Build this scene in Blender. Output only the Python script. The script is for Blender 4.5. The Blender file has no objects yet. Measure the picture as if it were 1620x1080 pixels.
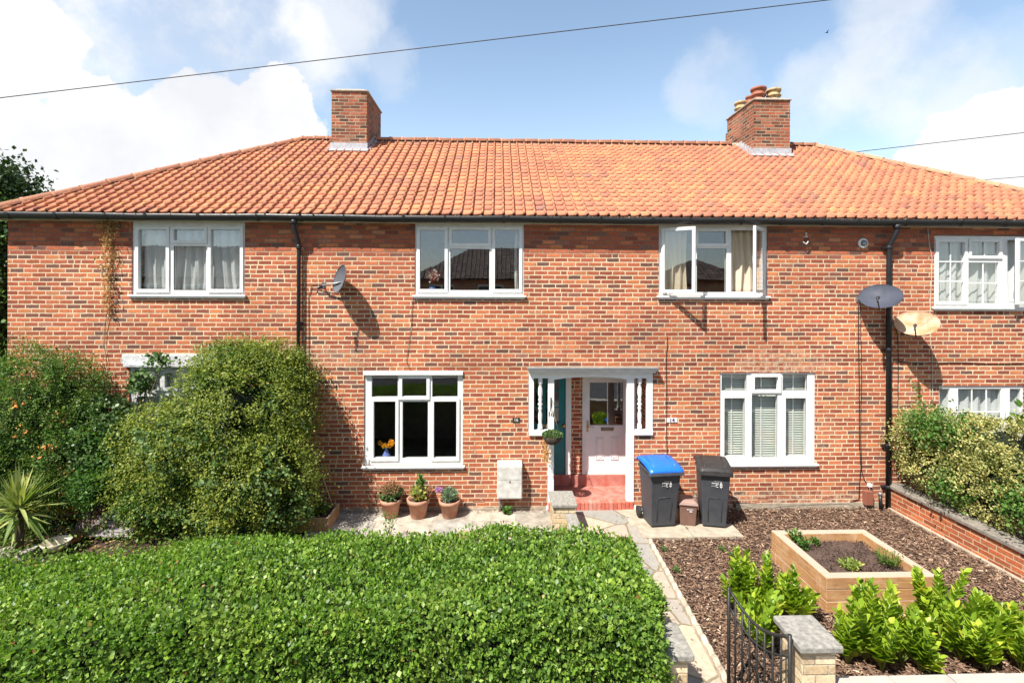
import bpy, bmesh, math, random
import numpy as np
from mathutils import Vector, Matrix
random.seed(7); RNG = np.random.default_rng(7)
SC = bpy.context.scene; COL = SC.collection
R = math.radians
# ------------------------------------------------------------------ camera
F = 782.0; CX, CY = 810.0, 465.0
CAM = Vector((0.0, -8.5, 3.72)); YAW = R(1.7); ROLL = R(0.2)
RM = Matrix.Rotation(-YAW, 3, 'Z') @ Matrix.Rotation(R(90), 3, 'X') @ Matrix.Rotation(ROLL, 3, 'Z')
cd = bpy.data.cameras.new('camera'); cam = bpy.data.objects.new('camera', cd); COL.objects.link(cam)
cd.sensor_width = 36; cd.lens = F/1620*36; cd.shift_y = -(540-CY)/1620; cd.clip_end = 2000; cd.clip_start = .05
cam.matrix_world = Matrix.Translation(CAM) @ RM.to_4x4(); SC.camera = cam
def DIR(px, py): return RM @ Vector(((px-CX)/F, (CY-py)/F, -1))
def W(px, py, Y=0.0):
    d = DIR(px, py); return CAM + d*((Y-CAM.y)/d.y)
def G(px, py, z=0.0):
    d = DIR(px, py); return CAM + d*((z-CAM.z)/d.z)
def WX(px, Y=0.0): return W(px, CY, Y).x
def WZ(px, py, Y=0.0): return W(px, py, Y).z
# ------------------------------------------------------------------ world, sun, exposure
SUN = Vector((-1.0, -1.0, 2.03)).normalized()
world = bpy.data.worlds.new('World'); SC.world = world; world.use_nodes = True
class NT:
    def __init__(s, tree): s.t = tree; s.n = tree.nodes; s.l = tree.links
    def add(s, typ, **kw):
        n = s.n.new(typ)
        for k, v in kw.items(): setattr(n, k, v)
        return n
    def put(s, sock, v):
        if isinstance(v, bpy.types.NodeSocket): s.l.new(v, sock)
        elif v is not None:
            if hasattr(sock, 'default_value'):
                try: sock.default_value = v
                except Exception:
                    sock.default_value = tuple(v)+(1,) if len(v) == 3 else v
    def m(s, op, a, b=None, c=None, clamp=False):
        n = s.add('ShaderNodeMath', operation=op, use_clamp=clamp)
        s.put(n.inputs[0], a)
        if b is not None: s.put(n.inputs[1], b)
        if c is not None: s.put(n.inputs[2], c)
        return n.outputs[0]
    def vm(s, op, a, b=None, out=0):
        n = s.add('ShaderNodeVectorMath', operation=op); s.put(n.inputs[0], a)
        if b is not None: s.put(n.inputs[3] if op == 'SCALE' else n.inputs[1], b)
        return n.outputs[out]
    def noise(s, vec, scale, detail=4, rough=.5, dim='3D'):
        n = s.add('ShaderNodeTexNoise', noise_dimensions=dim)
        if vec is not None: s.put(n.inputs['Vector'], vec)
        n.inputs['Scale'].default_value = scale; n.inputs['Detail'].default_value = detail; n.inputs['Roughness'].default_value = rough
        return n
    def rng(s, v, a, b, c=0., d=1., smooth=False):
        n = s.add('ShaderNodeMapRange'); n.interpolation_type = 'SMOOTHSTEP' if smooth else 'LINEAR'
        s.put(n.inputs[0], v); n.inputs[1].default_value = a; n.inputs[2].default_value = b
        n.inputs[3].default_value = c; n.inputs[4].default_value = d
        return n.outputs[0]
    def mix(s, f, a, b, mode='MIX'):
        n = s.add('ShaderNodeMix', data_type='RGBA', blend_type=mode)
        s.put(n.inputs[0], f); s.put(n.inputs[6], a if isinstance(a, bpy.types.NodeSocket) else tuple(a)+(1,))
        s.put(n.inputs[7], b if isinstance(b, bpy.types.NodeSocket) else tuple(b)+(1,))
        return n.outputs[2]
    def ramp(s, f, stops, interp='LINEAR'):
        n = s.add('ShaderNodeValToRGB'); n.color_ramp.interpolation = interp
        e = n.color_ramp.elements
        while len(e) < len(stops): e.new(.5)
        for el, (p, c) in zip(e, stops): el.position = p; el.color = tuple(c)+(1,)
        s.put(n.inputs[0], f); return n.outputs[0]
wt = NT(world.node_tree); wt.n.clear()
sky = wt.add('ShaderNodeTexSky', sky_type='NISHITA', sun_disc=False, sun_elevation=math.asin(SUN.z), sun_rotation=math.atan2(SUN.x, SUN.y) % (2*math.pi))
sky.air_density = 1.0; sky.dust_density = .6; sky.ozone_density = 2.0
tc = wt.add('ShaderNodeTexCoord'); dv = wt.vm('NORMALIZE', tc.outputs['Generated'])
wn = wt.noise(dv, 3.2, 6, .58); wn2 = wt.noise(dv, 9.0, 6, .6)
warp = wt.vm('ADD', dv, wt.vm('SCALE', wt.vm('SUBTRACT', wn.outputs['Color'], (.5, .5, .5)), .17))
warp = wt.vm('NORMALIZE', wt.vm('ADD', warp, wt.vm('SCALE', wt.vm('SUBTRACT', wn2.outputs['Color'], (.5, .5, .5)), .10)))
def blob(px, py, r, w=1.0):        # a cloud bank centred on one direction of the sky, r in degrees
    c = DIR(px, py).normalized(); d = wt.vm('DOT_PRODUCT', warp, tuple(c), 1)
    return wt.m('MULTIPLY', wt.rng(d, math.cos(R(r)), math.cos(R(r*.45)), 0, 1, True), w)
def union(bl):
    o = bl[0]
    for b in bl[1:]: o = wt.m('MAXIMUM', o, b)
    return o
dense = union([blob(60, 250, 9.5), blob(200, 225, 9), blob(330, 190, 8), blob(430, 165, 5.8), blob(130, 300, 8), blob(300, 260, 9), blob(440, 215, 6), blob(-150, 200, 12),
               blob(1500, 240, 4.6), blob(1590, 235, 6), blob(1450, 262, 3), blob(1720, 260, 9), blob(60, 40, 6, .8)])
wisp = union([blob(60, 30, 12), blob(250, 50, 9), blob(420, 60, 9), blob(530, 20, 7, .7), blob(1400, 110, 7, .75), blob(1280, 150, 5, .5), blob(1120, 130, 5, .4), blob(1480, 130, 7, .7), blob(1420, 15, 6, .6),
              blob(620, 110, 4, .3), blob(1590, 120, 6, .3)])
fb = wt.noise(dv, 6.0, 8, .62).outputs[0]
den = wt.rng(wt.m('ADD', dense, wt.m('MULTIPLY', wt.m('SUBTRACT', fb, .5), 1.9)), .40, .66, 0, 1, True)
wsp = wt.m('MULTIPLY', wisp, wt.rng(fb, .34, .62, .30, .92, True))
bk = wt.rng(wt.noise(dv, 2.2, 8, .6).outputs[0], .42, .60, 0, .9, True)       # the rest of the sky, behind the camera
sx = wt.add('ShaderNodeSeparateXYZ'); wt.put(sx.inputs[0], dv)
bk = wt.m('MULTIPLY', bk, wt.rng(sx.outputs[1], .05, -.35, 0, .30))
cl = wt.m('MAXIMUM', wt.m('MAXIMUM', den, wsp), bk)
shade = wt.noise(dv, 4.5, 6, .6).outputs[0]
ccol = wt.ramp(shade, [(.30, (6.3, 6.45, 6.8)), (.58, (7.8, 7.8, 7.85))])
front = wt.rng(sx.outputs[1], -.35, .25, 0, 1, True)      # sky made dimmer behind the camera to deepen the shade on the facade
base = wt.mix(1.0, sky.outputs[0], wt.mix(front, (1.15, 1.1, 1.05), (2.15, 1.97, 1.70)), 'MULTIPLY')
horizon = wt.rng(sx.outputs[2], .02, .45, .34, .0)
base = wt.mix(wt.m('MULTIPLY', horizon, wt.m('ADD', .15, wt.m('MULTIPLY', front, .85))), base, (5.7, 6.8, 8.2))
col = wt.mix(cl, base, ccol)
bg = wt.add('ShaderNodeBackground'); wt.put(bg.inputs[0], col); bg.inputs[1].default_value = .070
wo = wt.add('ShaderNodeOutputWorld'); wt.l.new(bg.outputs[0], wo.inputs[0])
sd = bpy.data.lights.new('sun', 'SUN'); sd.energy = 5.0; sd.angle = R(.53); sd.color = (1, .95, .87)
so = bpy.data.objects.new('sun', sd); so.rotation_euler = SUN.to_track_quat('Z', 'Y').to_euler(); COL.objects.link(so)
SC.view_settings.view_transform = 'Standard'; SC.view_settings.look = 'None'; SC.view_settings.gamma = 1
SC.view_settings.exposure = 1.02
SC.render.engine = 'CYCLES'; SC.cycles.use_denoising = True; SC.cycles.max_bounces = 8; SC.cycles.transparent_max_bounces = 12
SC.cycles.sample_clamp_indirect = 8
# ------------------------------------------------------------------ materials
def newmat(name):
    m = bpy.data.materials.new(name); m.use_nodes = True; t = NT(m.node_tree); t.n.clear()
    o = t.add('ShaderNodeOutputMaterial'); p = t.add('ShaderNodeBsdfPrincipled'); t.l.new(p.outputs[0], o.inputs[0])
    return m, t, p, o
def bump(t, p, h, dist, st=1.0):
    b = t.add('ShaderNodeBump'); b.inputs['Strength'].default_value = st; b.inputs['Distance'].default_value = dist
    t.put(b.inputs['Height'], h); t.l.new(b.outputs[0], p.inputs['Normal'])
def mat(name, c, rough=.6, var=.12, scale=8., metal=0., spec=.4, bmp=0., c2=None, coat=0.):
    m, t, p, o = newmat(name); tcx = t.add('ShaderNodeTexCoord').outputs['Object']
    n = t.noise(tcx, scale, 6, .6); f = t.rng(n.outputs[0], .3, .7)
    c2 = c2 or tuple(x*(1-var*2) for x in c)
    t.put(p.inputs['Base Color'], t.mix(f, c2, c))
    t.put(p.inputs['Roughness'], t.rng(n.outputs[0], .3, .7, min(1, rough+.1), max(.05, rough-.08)))
    p.inputs['Metallic'].default_value = metal; p.inputs['Specular IOR Level'].default_value = spec
    if coat: p.inputs['Coat Weight'].default_value = coat
    if bmp: bump(t, p, t.noise(tcx, scale*5, 5, .65).outputs[0], bmp)
    return m
def brick_mat(name, stops, mortar, w=.225, h=.075, mw=.0170, grime=.5, top=None, pale=()):
    m, t, p, o = newmat(name); tco = t.add('ShaderNodeTexCoord'); ob = tco.outputs['Object']
    wz = t.vm('SCALE', t.vm('SUBTRACT', t.noise(ob, 7, 3, .6).outputs['Color'], (.5, .5, .5)), .014)
    wz2 = t.vm('SCALE', t.vm('SUBTRACT', t.noise(ob, 45, 2, .6).outputs['Color'], (.5, .5, .5)), .009)
    s = t.add('ShaderNodeSeparateXYZ'); t.put(s.inputs[0], t.vm('ADD', ob, t.vm('ADD', wz, wz2)))
    ns = t.add('ShaderNodeSeparateXYZ'); t.put(ns.inputs[0], tco.outputs['Normal'])
    side = t.m('GREATER_THAN', t.m('ABSOLUTE', ns.outputs[0]), .7); up = t.m('GREATER_THAN', t.m('ABSOLUTE', ns.outputs[2]), .7)
    def lerp(f, a, b): return t.m('ADD', t.m('MULTIPLY', a, t.m('SUBTRACT', 1, f)), t.m('MULTIPLY', b, f))
    u = lerp(side, s.outputs[0], s.outputs[1]); v = lerp(up, s.outputs[2], s.outputs[1])
    vr = t.m('DIVIDE', v, h); row = t.m('FLOOR', vr); fy = t.m('FRACT', vr)
    rw = t.add('ShaderNodeTexWhiteNoise', noise_dimensions='1D'); t.put(rw.inputs['W'], row)
    off = t.m('ADD', t.m('MULTIPLY', t.m('MODULO', row, 2), .5), t.m('MULTIPLY', rw.outputs[0], .22))
    cu = t.m('ADD', t.m('DIVIDE', u, w), t.m('ADD', off, 500)); colm = t.m('FLOOR', cu); fx = t.m('FRACT', cu)
    # now and then a stretcher is cut into two headers
    cx2 = t.add('ShaderNodeCombineXYZ'); t.put(cx2.inputs[0], colm); t.put(cx2.inputs[1], row); cx2.inputs[2].default_value = 9
    wn = t.add('ShaderNodeTexWhiteNoise', noise_dimensions='3D'); t.put(wn.inputs['Vector'], cx2.outputs[0])
    split = t.m('LESS_THAN', wn.outputs[0], .05); half = t.m('FLOOR', t.m('MULTIPLY', fx, 2))
    colm = t.m('ADD', colm, t.m('MULTIPLY', t.m('MULTIPLY', split, half), .5))
    dx0 = t.m('MULTIPLY', t.m('MINIMUM', fx, t.m('SUBTRACT', 1, fx)), w)
    dxh = t.m('ADD', t.m('MULTIPLY', t.m('ABSOLUTE', t.m('SUBTRACT', fx, .5)), w), t.m('MULTIPLY', t.m('SUBTRACT', 1, split), 10))
    dy = t.m('MULTIPLY', t.m('MINIMUM', fy, t.m('SUBTRACT', 1, fy)), h)
    d = t.m('MINIMUM', t.m('MINIMUM', dx0, dxh), dy)
    fine = t.noise(ob, 60, 4, .7).outputs[0]
    msk = t.rng(t.m('ADD', d, t.m('MULTIPLY', t.m('SUBTRACT', fine, .5), .008)), mw*.5-.0025, mw*.5+.0035, 0, 1, True)
    c3 = t.add('ShaderNodeCombineXYZ'); t.put(c3.inputs[0], colm); t.put(c3.inputs[1], row)
    id1 = t.add('ShaderNodeTexWhiteNoise', noise_dimensions='3D'); t.put(id1.inputs['Vector'], c3.outputs[0])
    brick = t.ramp(id1.outputs[0], stops)
    si = t.add('ShaderNodeSeparateColor'); t.put(si.inputs[0], id1.outputs[1])
    mott = t.rng(t.noise(ob, 30, 5, .7).outputs[0], .3, .7, .66, 1.26)
    val = t.m('MULTIPLY', t.rng(si.outputs[1], 0, 1, .82, 1.2), mott)
    vc = t.add('ShaderNodeCombineColor')
    for i in range(3): t.put(vc.inputs[i], val)
    brick = t.mix(1.0, brick, vc.outputs[0], 'MULTIPLY')
    soot = t.rng(t.noise(ob, 55, 5, .75).outputs[0],   .62, .78, 0, .40)
    brick = t.mix(soot, brick, (.09, .045, .03))
    mc = t.mix(t.rng(t.noise(ob, 9, 5, .6).outputs[0], .3, .7), tuple(x*.66 for x in mortar), mortar)
    big = t.rng(t.noise(ob, .9, 5, .6).outputs[0], .42, .72, 0, grime)
    mc = t.mix(big, mc, tuple(x*.5 for x in mortar)); 
    wide = t.ramp(t.noise(ob, .55, 6, .65).outputs[0], [(.32, (.80, .78, .78)), (.52, (1, 1, 1)), (.72, (1.12, 1.12, 1.10))])
    mc = t.mix(1.0, mc, wide, 'MULTIPLY'); brick = t.mix(1.0, brick, wide, 'MULTIPLY')
    if top:      # darker mortar on the topmost courses
        mc = t.mix(t.m('MULTIPLY', t.rng(s.outputs[2], top-.12, top+.06, 0, 1, True), .85), mc, (.16, .075, .045))
    c = t.mix(msk, mc, brick)
    if top:      # rain streaks and rising damp
        mp = t.add('ShaderNodeMapping'); t.put(mp.inputs['Vector'], ob); mp.inputs['Scale'].default_value = (3.2, 1, .28)
        stk = t.rng(t.noise(mp.outputs[0], 2.2, 6, .7).outputs[0], .56, .74, 0, .38); c = t.mix(stk, c, (.13, .06, .04))
        dmp = t.m('MULTIPLY', t.rng(s.outputs[2], .85, .0, 0, 1, True), t.rng(t.noise(ob, 1.7, 5, .65).outputs[0], .38, .62, 0, .42)); c = t.mix(dmp, c, (.16, .085, .055))
    c = t.mix(t.m('MULTIPLY', big, .35), c, tuple(x*.35 for x in stops[len(stops)//2][1]))
    for (px_, pz, rx, rz, k) in pale:   # patches where old pointing and lime have smeared over the bricks
        ex = t.m('DIVIDE', t.m('SUBTRACT', s.outputs[0], px_), rx); ez = t.m('DIVIDE', t.m('SUBTRACT', s.outputs[2], pz), rz)
        q = t.m('ADD', t.m('MULTIPLY', ex, ex), t.m('MULTIPLY', ez, ez))
        q = t.m('MULTIPLY', t.rng(q, 1, .2, 0, 1, True), t.rng(t.noise(ob, 12, 5, .7).outputs[0], .45, .62, 0, k))
        c = t.mix(q, c, (.55, .42, .30))
    t.put(p.inputs['Base Color'], c); p.inputs['Roughness'].default_value = .9; p.inputs['Specular IOR Level'].default_value = .2
    hgt = t.m('ADD', msk, t.m('MULTIPLY', fine, .35)); bump(t, p, hgt, .006, .9)
    return m
RED = [(0, (.13, .070, .055)), (.05, (.19, .090, .070)), (.12, (.27, .076, .048)), (.3, (.34, .090, .050)), (.5, (.40, .112, .060)), (.68, (.45, .130, .062)), (.82, (.50, .158, .075)), (.92, (.53, .185, .075)), (.97, (.51, .21, .11)), (1, (.27, .12, .09))]
def leafmat(name, stops, trans=.3, rough=.5, spec=.3, interp='LINEAR', patch=None):
    m, t, p, o = newmat(name); g = t.add('ShaderNodeNewGeometry'); c = t.ramp(g.outputs['Random Per Island'], stops, interp)
    ob = t.add('ShaderNodeTexCoord').outputs['Object']
    c = t.mix(1.0, c, t.ramp(t.noise(ob, 3.4, 4, .6).outputs[0], [(.3, (.66, .74, .66)), (.7, (1.26, 1.18, 1.05))]), 'MULTIPLY')
    if patch:     # new growth and tired patches in the clipped surface
        c = t.mix(t.rng(t.noise(ob, 1.5, 5, .65).outputs[0], .50, .70, 0, .55), c, patch[0]); c = t.mix(t.rng(t.noise(ob, 5.5, 5, .7).outputs[0], .63, .74, 0, .6), c, patch[1])
    t.put(p.inputs['Base Color'], c); p.inputs['Roughness'].default_value = rough; p.inputs['Specular IOR Level'].default_value = spec
    tr = t.add('ShaderNodeBsdfTranslucent'); t.put(tr.inputs[0], t.mix(1.0, c, (1.5, 1.6, .7), 'MULTIPLY'))
    mx = t.add('ShaderNodeMixShader'); mx.inputs[0].default_value = trans
    t.l.new(p.outputs[0], mx.inputs[1]); t.l.new(tr.outputs[0], mx.inputs[2]); t.l.new(mx.outputs[0], o.inputs[0])
    return m
def islandmat(name, stops, rough=.8, bmp=0, bs=60, spec=.3, mott=.25, ms=20):
    m, t, p, o = newmat(name); g = t.add('ShaderNodeNewGeometry'); c = t.ramp(g.outputs['Random Per Island'], stops)
    ob = t.add('ShaderNodeTexCoord').outputs['Object']
    c = t.mix(1.0, c, t.ramp(t.noise(ob, ms, 6, .65).outputs[0], [(.3, (1-mott,)*3), (.7, (1+mott,)*3)]), 'MULTIPLY')
    t.put(p.inputs['Base Color'], c); p.inputs['Roughness'].default_value = rough; p.inputs['Specular IOR Level'].default_value = spec
    if bmp: bump(t, p, t.noise(ob, bs, 5, .7).outputs[0], bmp)
    return m
M = {}
M['brick'] = brick_mat('red_brick', RED, (.82, .64, .43), top=WZ(800, 400), grime=.45, pale=[
    (WX(1240), WZ(1240, 575), 1.1, .3, .75), (WX(480), 2.6, 1.5, .3, .5), (WX(1160), WZ(1160, 460), 1.3, .10, .5), (5.0, .05, 3.3, .28, .85), (WX(1310), WZ(1310, 690), .3, .5, .3)])
M['brick_chimney'] = brick_mat('chimney_brick', [(0, (.06, .04, .03)), (.2, (.16, .07, .04)), (.45, (.30, .085, .045)), (.7, (.38, .11, .055)), (1, (.26, .14, .085))], (.42, .34, .25), grime=.9)
M['brick_wall'] = brick_mat('garden_wall_brick', [(0, (.25, .07, .035)), (.4, (.42, .11, .045)), (.8, (.5, .15, .06)), (1, (.33, .1, .05))], (.62, .44, .28), grime=.4)
M['brick_yellow'] = brick_mat('pale_yellow_brick', [(0, (.42, .30, .17)), (.4, (.56, .43, .26)), (.8, (.64, .51, .34)), (1, (.5, .38, .25))], (.5, .42, .3), w=.2, h=.078, mw=.01, grime=.5)
M['upvc'] = mat('white_frame', (.78, .78, .77), .4, .05, 7, spec=.4, c2=(.66, .65, .62))
M['white_paint'] = mat('white_gloss_paint', (.80, .79, .77), .4, .06, 5, spec=.5, bmp=.0006)
M['old_white'] = mat('flaking_white_paint', (.76, .76, .74), .6, .2, 16, c2=(.34, .34, .37), bmp=.002)
M['cream'] = mat('cream_fascia', (.62, .56, .45), .6, .15, 4)
M['black_pipe'] = mat('black_plastic', (.018, .018, .02), .38, .2, 14, spec=.5)
M['gutter'] = mat('weathered_gutter', (.028, .027, .027), .42, .3, 22, c2=(.012, .012, .012))
M['iron'] = mat('wrought_iron', (.05, .047, .045), .5, .3, 30, metal=.4)
M['lead'] = mat('lead_flashing', (.50, .50, .52), .6, .2, 12, c2=(.30, .30, .33), bmp=.003)
M['mortar'] = mat('mortar', (.42, .37, .30), .95, .2, 14, bmp=.006)
M['pot_yellow'] = mat('buff_clay', (.55, .38, .18), .8, .25, 14, c2=(.25, .17, .10))
M['pot_red'] = mat('red_clay', (.42, .13, .07), .8, .2, 14, c2=(.2, .08, .05))
M['teal'] = mat('teal_door_paint', (.0, .20, .22), .35, .1, 6, spec=.5)
M['door_white'] = mat('door_pale', (.78, .76, .77), .3, .03, 6, spec=.5)
M['brass'] = mat('brass', (.6, .42, .16), .3, .1, 30, metal=1)
M['dark_metal'] = mat('dark_metal', (.08, .08, .085), .4, .2, 30, metal=.7)
M['grey_metal'] = mat('grey_metal', (.35, .35, .36), .45, .2, 30, metal=.6)
M['dark_hole'] = mat('dark_void', (.01, .01, .01), .9)
M['redfloor'] = mat('red_painted_step', (.40, .095, .065), .65, .2, 9, c2=(.46, .22, .18), bmp=.003)
M['interior'] = mat('room_paint', (.30, .26, .22), .9)
M['bin'] = mat('grey_bin_plastic', (.040, .046, .058), .5, .1, 7, spec=.4, c2=(.062, .064, .070), bmp=.0008)
M['bin_black'] = mat('black_lid_plastic', (.018, .018, .020), .5, .3, 9, c2=(.045, .040, .037), spec=.3)
M['bin_blue'] = mat('blue_lid_plastic', (.012, .14, .62), .36, .08, 10, spec=.5)
M['bin_brown'] = mat('brown_caddy_plastic', (.19, .105, .08), .5, .1, 10)
M['bin_brown2'] = mat('faded_brown_lid', (.30, .20, .165), .55, .1, 10)
M['print_white'] = mat('white_print', (.75, .75, .75), .6)
M['rubber'] = mat('rubber', (.02, .02, .02), .7)
M['terracotta'] = mat('terracotta', (.38, .135, .07), .8, .12, 9, c2=(.47, .28, .20), bmp=.002)
M['soil'] = mat('dark_soil', (.105, .065, .045), .95, .25, 22, c2=(.045, .028, .02), bmp=.02)
M['bedsoil'] = mat('raised_bed_soil', (.20, .13, .10), .98, .15, 40, c2=(.085, .05, .038), bmp=.03)
M['concrete'] = mat('pale_concrete', (.34, .31, .26), .9, .12, 3, c2=(.33, .30, .26), bmp=.004)
M['slab'] = mat('garden_slab', (.42, .36, .28), .9, .10, 9, c2=(.27, .23, .17), bmp=.003)
M['coping'] = mat('weathered_coping', (.27, .235, .19), .95, .2, 18, c2=(.13, .12, .11), bmp=.006)
M['capstone'] = mat('lichened_capstone', (.36, .34, .29), .95, .2, 26, c2=(.15, .145, .135), bmp=.006)
M['palecoping'] = mat('pale_coping', (.40, .37, .32), .9, .1, 8, bmp=.003)
M['dish_grey'] = mat('grey_dish', (.105, .11, .125), .6, .12, 6, spec=.2)
M['dish_mesh'] = mat('dark_dish', (.060, .068, .095), .6, .12, 6, spec=.2)
M['dish_rust'] = mat('rusty_dish', (.50, .41, .31), .7, .2, 5.5, c2=(.40, .17, .06), spec=.15)
M['galv'] = mat('corrugated_metal', (.24, .245, .27), .6, .2, 4, metal=.2, c2=(.20, .09, .05))
M['meter'] = mat('meter_box_paint', (.62, .61, .58), .7, .12, 9, c2=(.38, .36, .32), bmp=.002)
M['bark'] = mat('shrub_bark', (.16, .11, .075), .95, .3, 20, bmp=.01)
M['drystem'] = mat('dry_stem', (.50, .32, .14), .9, .2, 20)
M['core'] = mat('dark_shade_core', (.020, .030, .010), 1., .3, 30, bmp=.02)  # near-black core colour standing in for the shade inside foliage
M['cable_black'] = mat('black_cable', (.02, .02, .02), .5)
M['cable_white'] = mat('white_cable', (.62, .58, .5), .6)
M['wire'] = mat('overhead_wire', (.05, .05, .055), .5)
M['curtain'] = mat('beige_curtain', (.62, .52, .38), .9, .06, 4)
M['blind'] = mat('blind_slat', (.66, .70, .62), .6, .04, 4)
M['grime_white'] = mat('dirty_white', (.70, .69, .66), .5, .12, 6, c2=(.42, .39, .34))
M['blue_glass'] = mat('blue_vase', (.16, .22, .55), .25, .1, 10, spec=.6)
M['asphalt'] = mat('asphalt', (.055, .055, .058), .9, .15, 30, bmp=.004)
M['paving'] = mat('pavement_slabs', (.30, .29, .27), .9, .1, 4)
M['grassbase'] = mat('ground_grass', (.07, .11, .03), .95, .3, 6, c2=(.045, .06, .02), bmp=.02)
def netmat():
    m, t, p, o = newmat('net_curtain'); p.inputs['Base Color'].default_value = (.80, .82, .80, 1); p.inputs['Roughness'].default_value = .9
    tr = t.add('ShaderNodeBsdfTransparent'); tl = t.add('ShaderNodeBsdfTranslucent'); tl.inputs[0].default_value = (.8, .8, .8, 1)
    a = t.add('ShaderNodeMixShader'); a.inputs[0].default_value = .3; t.l.new(p.outputs[0], a.inputs[1]); t.l.new(tl.outputs[0], a.inputs[2])
    b = t.add('ShaderNodeMixShader'); b.inputs[0].default_value = .14; t.l.new(a.outputs[0], b.inputs[1]); t.l.new(tr.outputs[0], b.inputs[2])
    t.l.new(b.outputs[0], o.inputs[0]); return m
M['net'] = netmat()
def glassmat(name, refl=.16, tint=(.965, .975, .97)):
    m, t, p, o = newmat(name); t.n.remove(p)
    lw = t.add('ShaderNodeLayerWeight'); lw.inputs[0].default_value = .5
    f = t.m('ADD', t.m('MULTIPLY', t.m('POWER', lw.outputs[1], 4.), .6), refl+.04, clamp=True)
    tr = t.add('ShaderNodeBsdfTransparent'); tr.inputs[0].default_value = tint+(1,)
    gl = t.add('ShaderNodeBsdfGlossy'); gl.inputs['Roughness'].default_value = .0; gl.inputs[0].default_value = (.95, .97, 1, 1)
    wob = t.add('ShaderNodeBump'); wob.inputs['Strength'].default_value = .25; wob.inputs['Distance'].default_value = .002
    t.put(wob.inputs['Height'], t.noise(t.add('ShaderNodeTexCoord').outputs['Object'], 2.5, 2, .5).outputs[0]); t.l.new(wob.outputs[0], gl.inputs['Normal'])
    mx = t.add('ShaderNodeMixShader'); t.put(mx.inputs[0], f); t.l.new(tr.outputs[0], mx.inputs[1]); t.l.new(gl.outputs[0], mx.inputs[2])
    t.l.new(mx.outputs[0], o.inputs[0]); return m
M['glass'] = glassmat('window_glass', .09); M['glass_low'] = glassmat('window_glass_ground', .02)
def woodmat():
    m, t, p, o = newmat('sleeper_wood'); ob = t.add('ShaderNodeTexCoord').outputs['Object']
    g = t.add('ShaderNodeNewGeometry')
    st = t.add('ShaderNodeMapping'); t.put(st.inputs['Vector'], ob); st.inputs['Scale'].default_value = (1.2, 1.2, 14)
    n = t.noise(st.outputs[0], 3, 6, .65)
    nz = t.add('ShaderNodeSeparateXYZ'); t.put(nz.inputs[0], g.outputs['Normal'])
    c = t.ramp(n.outputs[0], [(.28, (.34, .17, .07)), (.5, (.52, .29, .125)), (.72, (.64, .41, .20))])
    c = t.mix(1.0, c, t.ramp(g.outputs['Random Per Island'], [(0, (.66, .60, .54)), (1, (1.05, 1.02, 1.0))]), 'MULTIPLY')
    kn = t.add('ShaderNodeTexVoronoi'); t.put(kn.inputs['Vector'], ob); kn.inputs['Scale'].default_value = 3.2; c = t.mix(t.rng(kn.outputs['Distance'], .10, .03, 0, .7, True), c, (.16, .07, .03))
    c = t.mix(t.m('MULTIPLY', t.rng(t.noise(ob, 5, 4, .6).outputs[0], .46, .62), .55), c, (.62, .42, .24)); c = t.mix(t.m('MULTIPLY', t.rng(t.noise(ob, 2.6, 4, .6).outputs[0], .5, .68), .6), c, (.26, .12, .05)); c = t.mix(t.m('MULTIPLY', t.m('GREATER_THAN', nz.outputs[2], .7), .75), c, (.42, .34, .28))
    t.put(p.inputs['Base Color'], c); p.inputs['Roughness'].default_value = .75; bump(t, p, n.outputs[0], .002); return m
M['sleeper'] = woodmat()
def tilemat():
    m, t, p, o = newmat('clay_roof_tile'); g = t.add('ShaderNodeNewGeometry'); ob = t.add('ShaderNodeTexCoord').outputs['Object']
    c = t.ramp(g.outputs['Random Per Island'], [(0, (.35, .16, .12)), (.05, (.43, .18, .115)), (.5, (.47, .205, .125)), (.85, (.50, .222, .130)), (.97, (.50, .238, .125)), (1, (.34, .18, .14))])
    c = t.mix(1.0, c, t.ramp(t.noise(ob, 26, 6, .7).outputs[0], [(.3, (.80, .80, .82)), (.7, (1.18, 1.16, 1.12))]), 'MULTIPLY')
    c = t.mix(1.0, c, t.ramp(t.noise(ob, .9, 6, .65).outputs[0], [(.35, (.84, .84, .88)), (.65, (1.08, 1.08, 1.0))]), 'MULTIPLY')
    c = t.mix(t.rng(t.noise(ob, 7, 7, .75).outputs[0], .60, .72, 0, .6), c, (.17, .085, .055))
    c = t.mix(t.rng(t.noise(ob, 13, 7, .8).outputs[0], .68, .77, 0, .3), c, (.50, .34, .14))
    c = t.mix(t.rng(t.noise(ob, 40, 5, .8).outputs[0], .62, .72, 0, .4), c, (.52, .38, .26))
    t.put(p.inputs['Base Color'], c); p.inputs['Roughness'].default_value = .95; p.inputs['Specular IOR Level'].default_value = .08
    bump(t, p, t.noise(ob, 60, 5, .7).outputs[0], .004); return m
M['tile'] = tilemat()
M['tile_dark'] = islandmat('brown_roof_tile', [(0, (.05, .035, .03)), (.5, (.085, .06, .05)), (1, (.13, .09, .075))], .8)
M['ridge'] = islandmat('clay_ridge_tile', [(0, (.42, .18, .11)), (1, (.50, .24, .14))], .85, .003, 50)
M['mulch'] = islandmat('bark_chips', [(0, (.07, .040, .026)), (.4, (.13, .075, .048)), (.75, (.20, .122, .080)), (.93, (.30, .20, .13)), (1, (.48, .36, .26))], .9)
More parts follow.
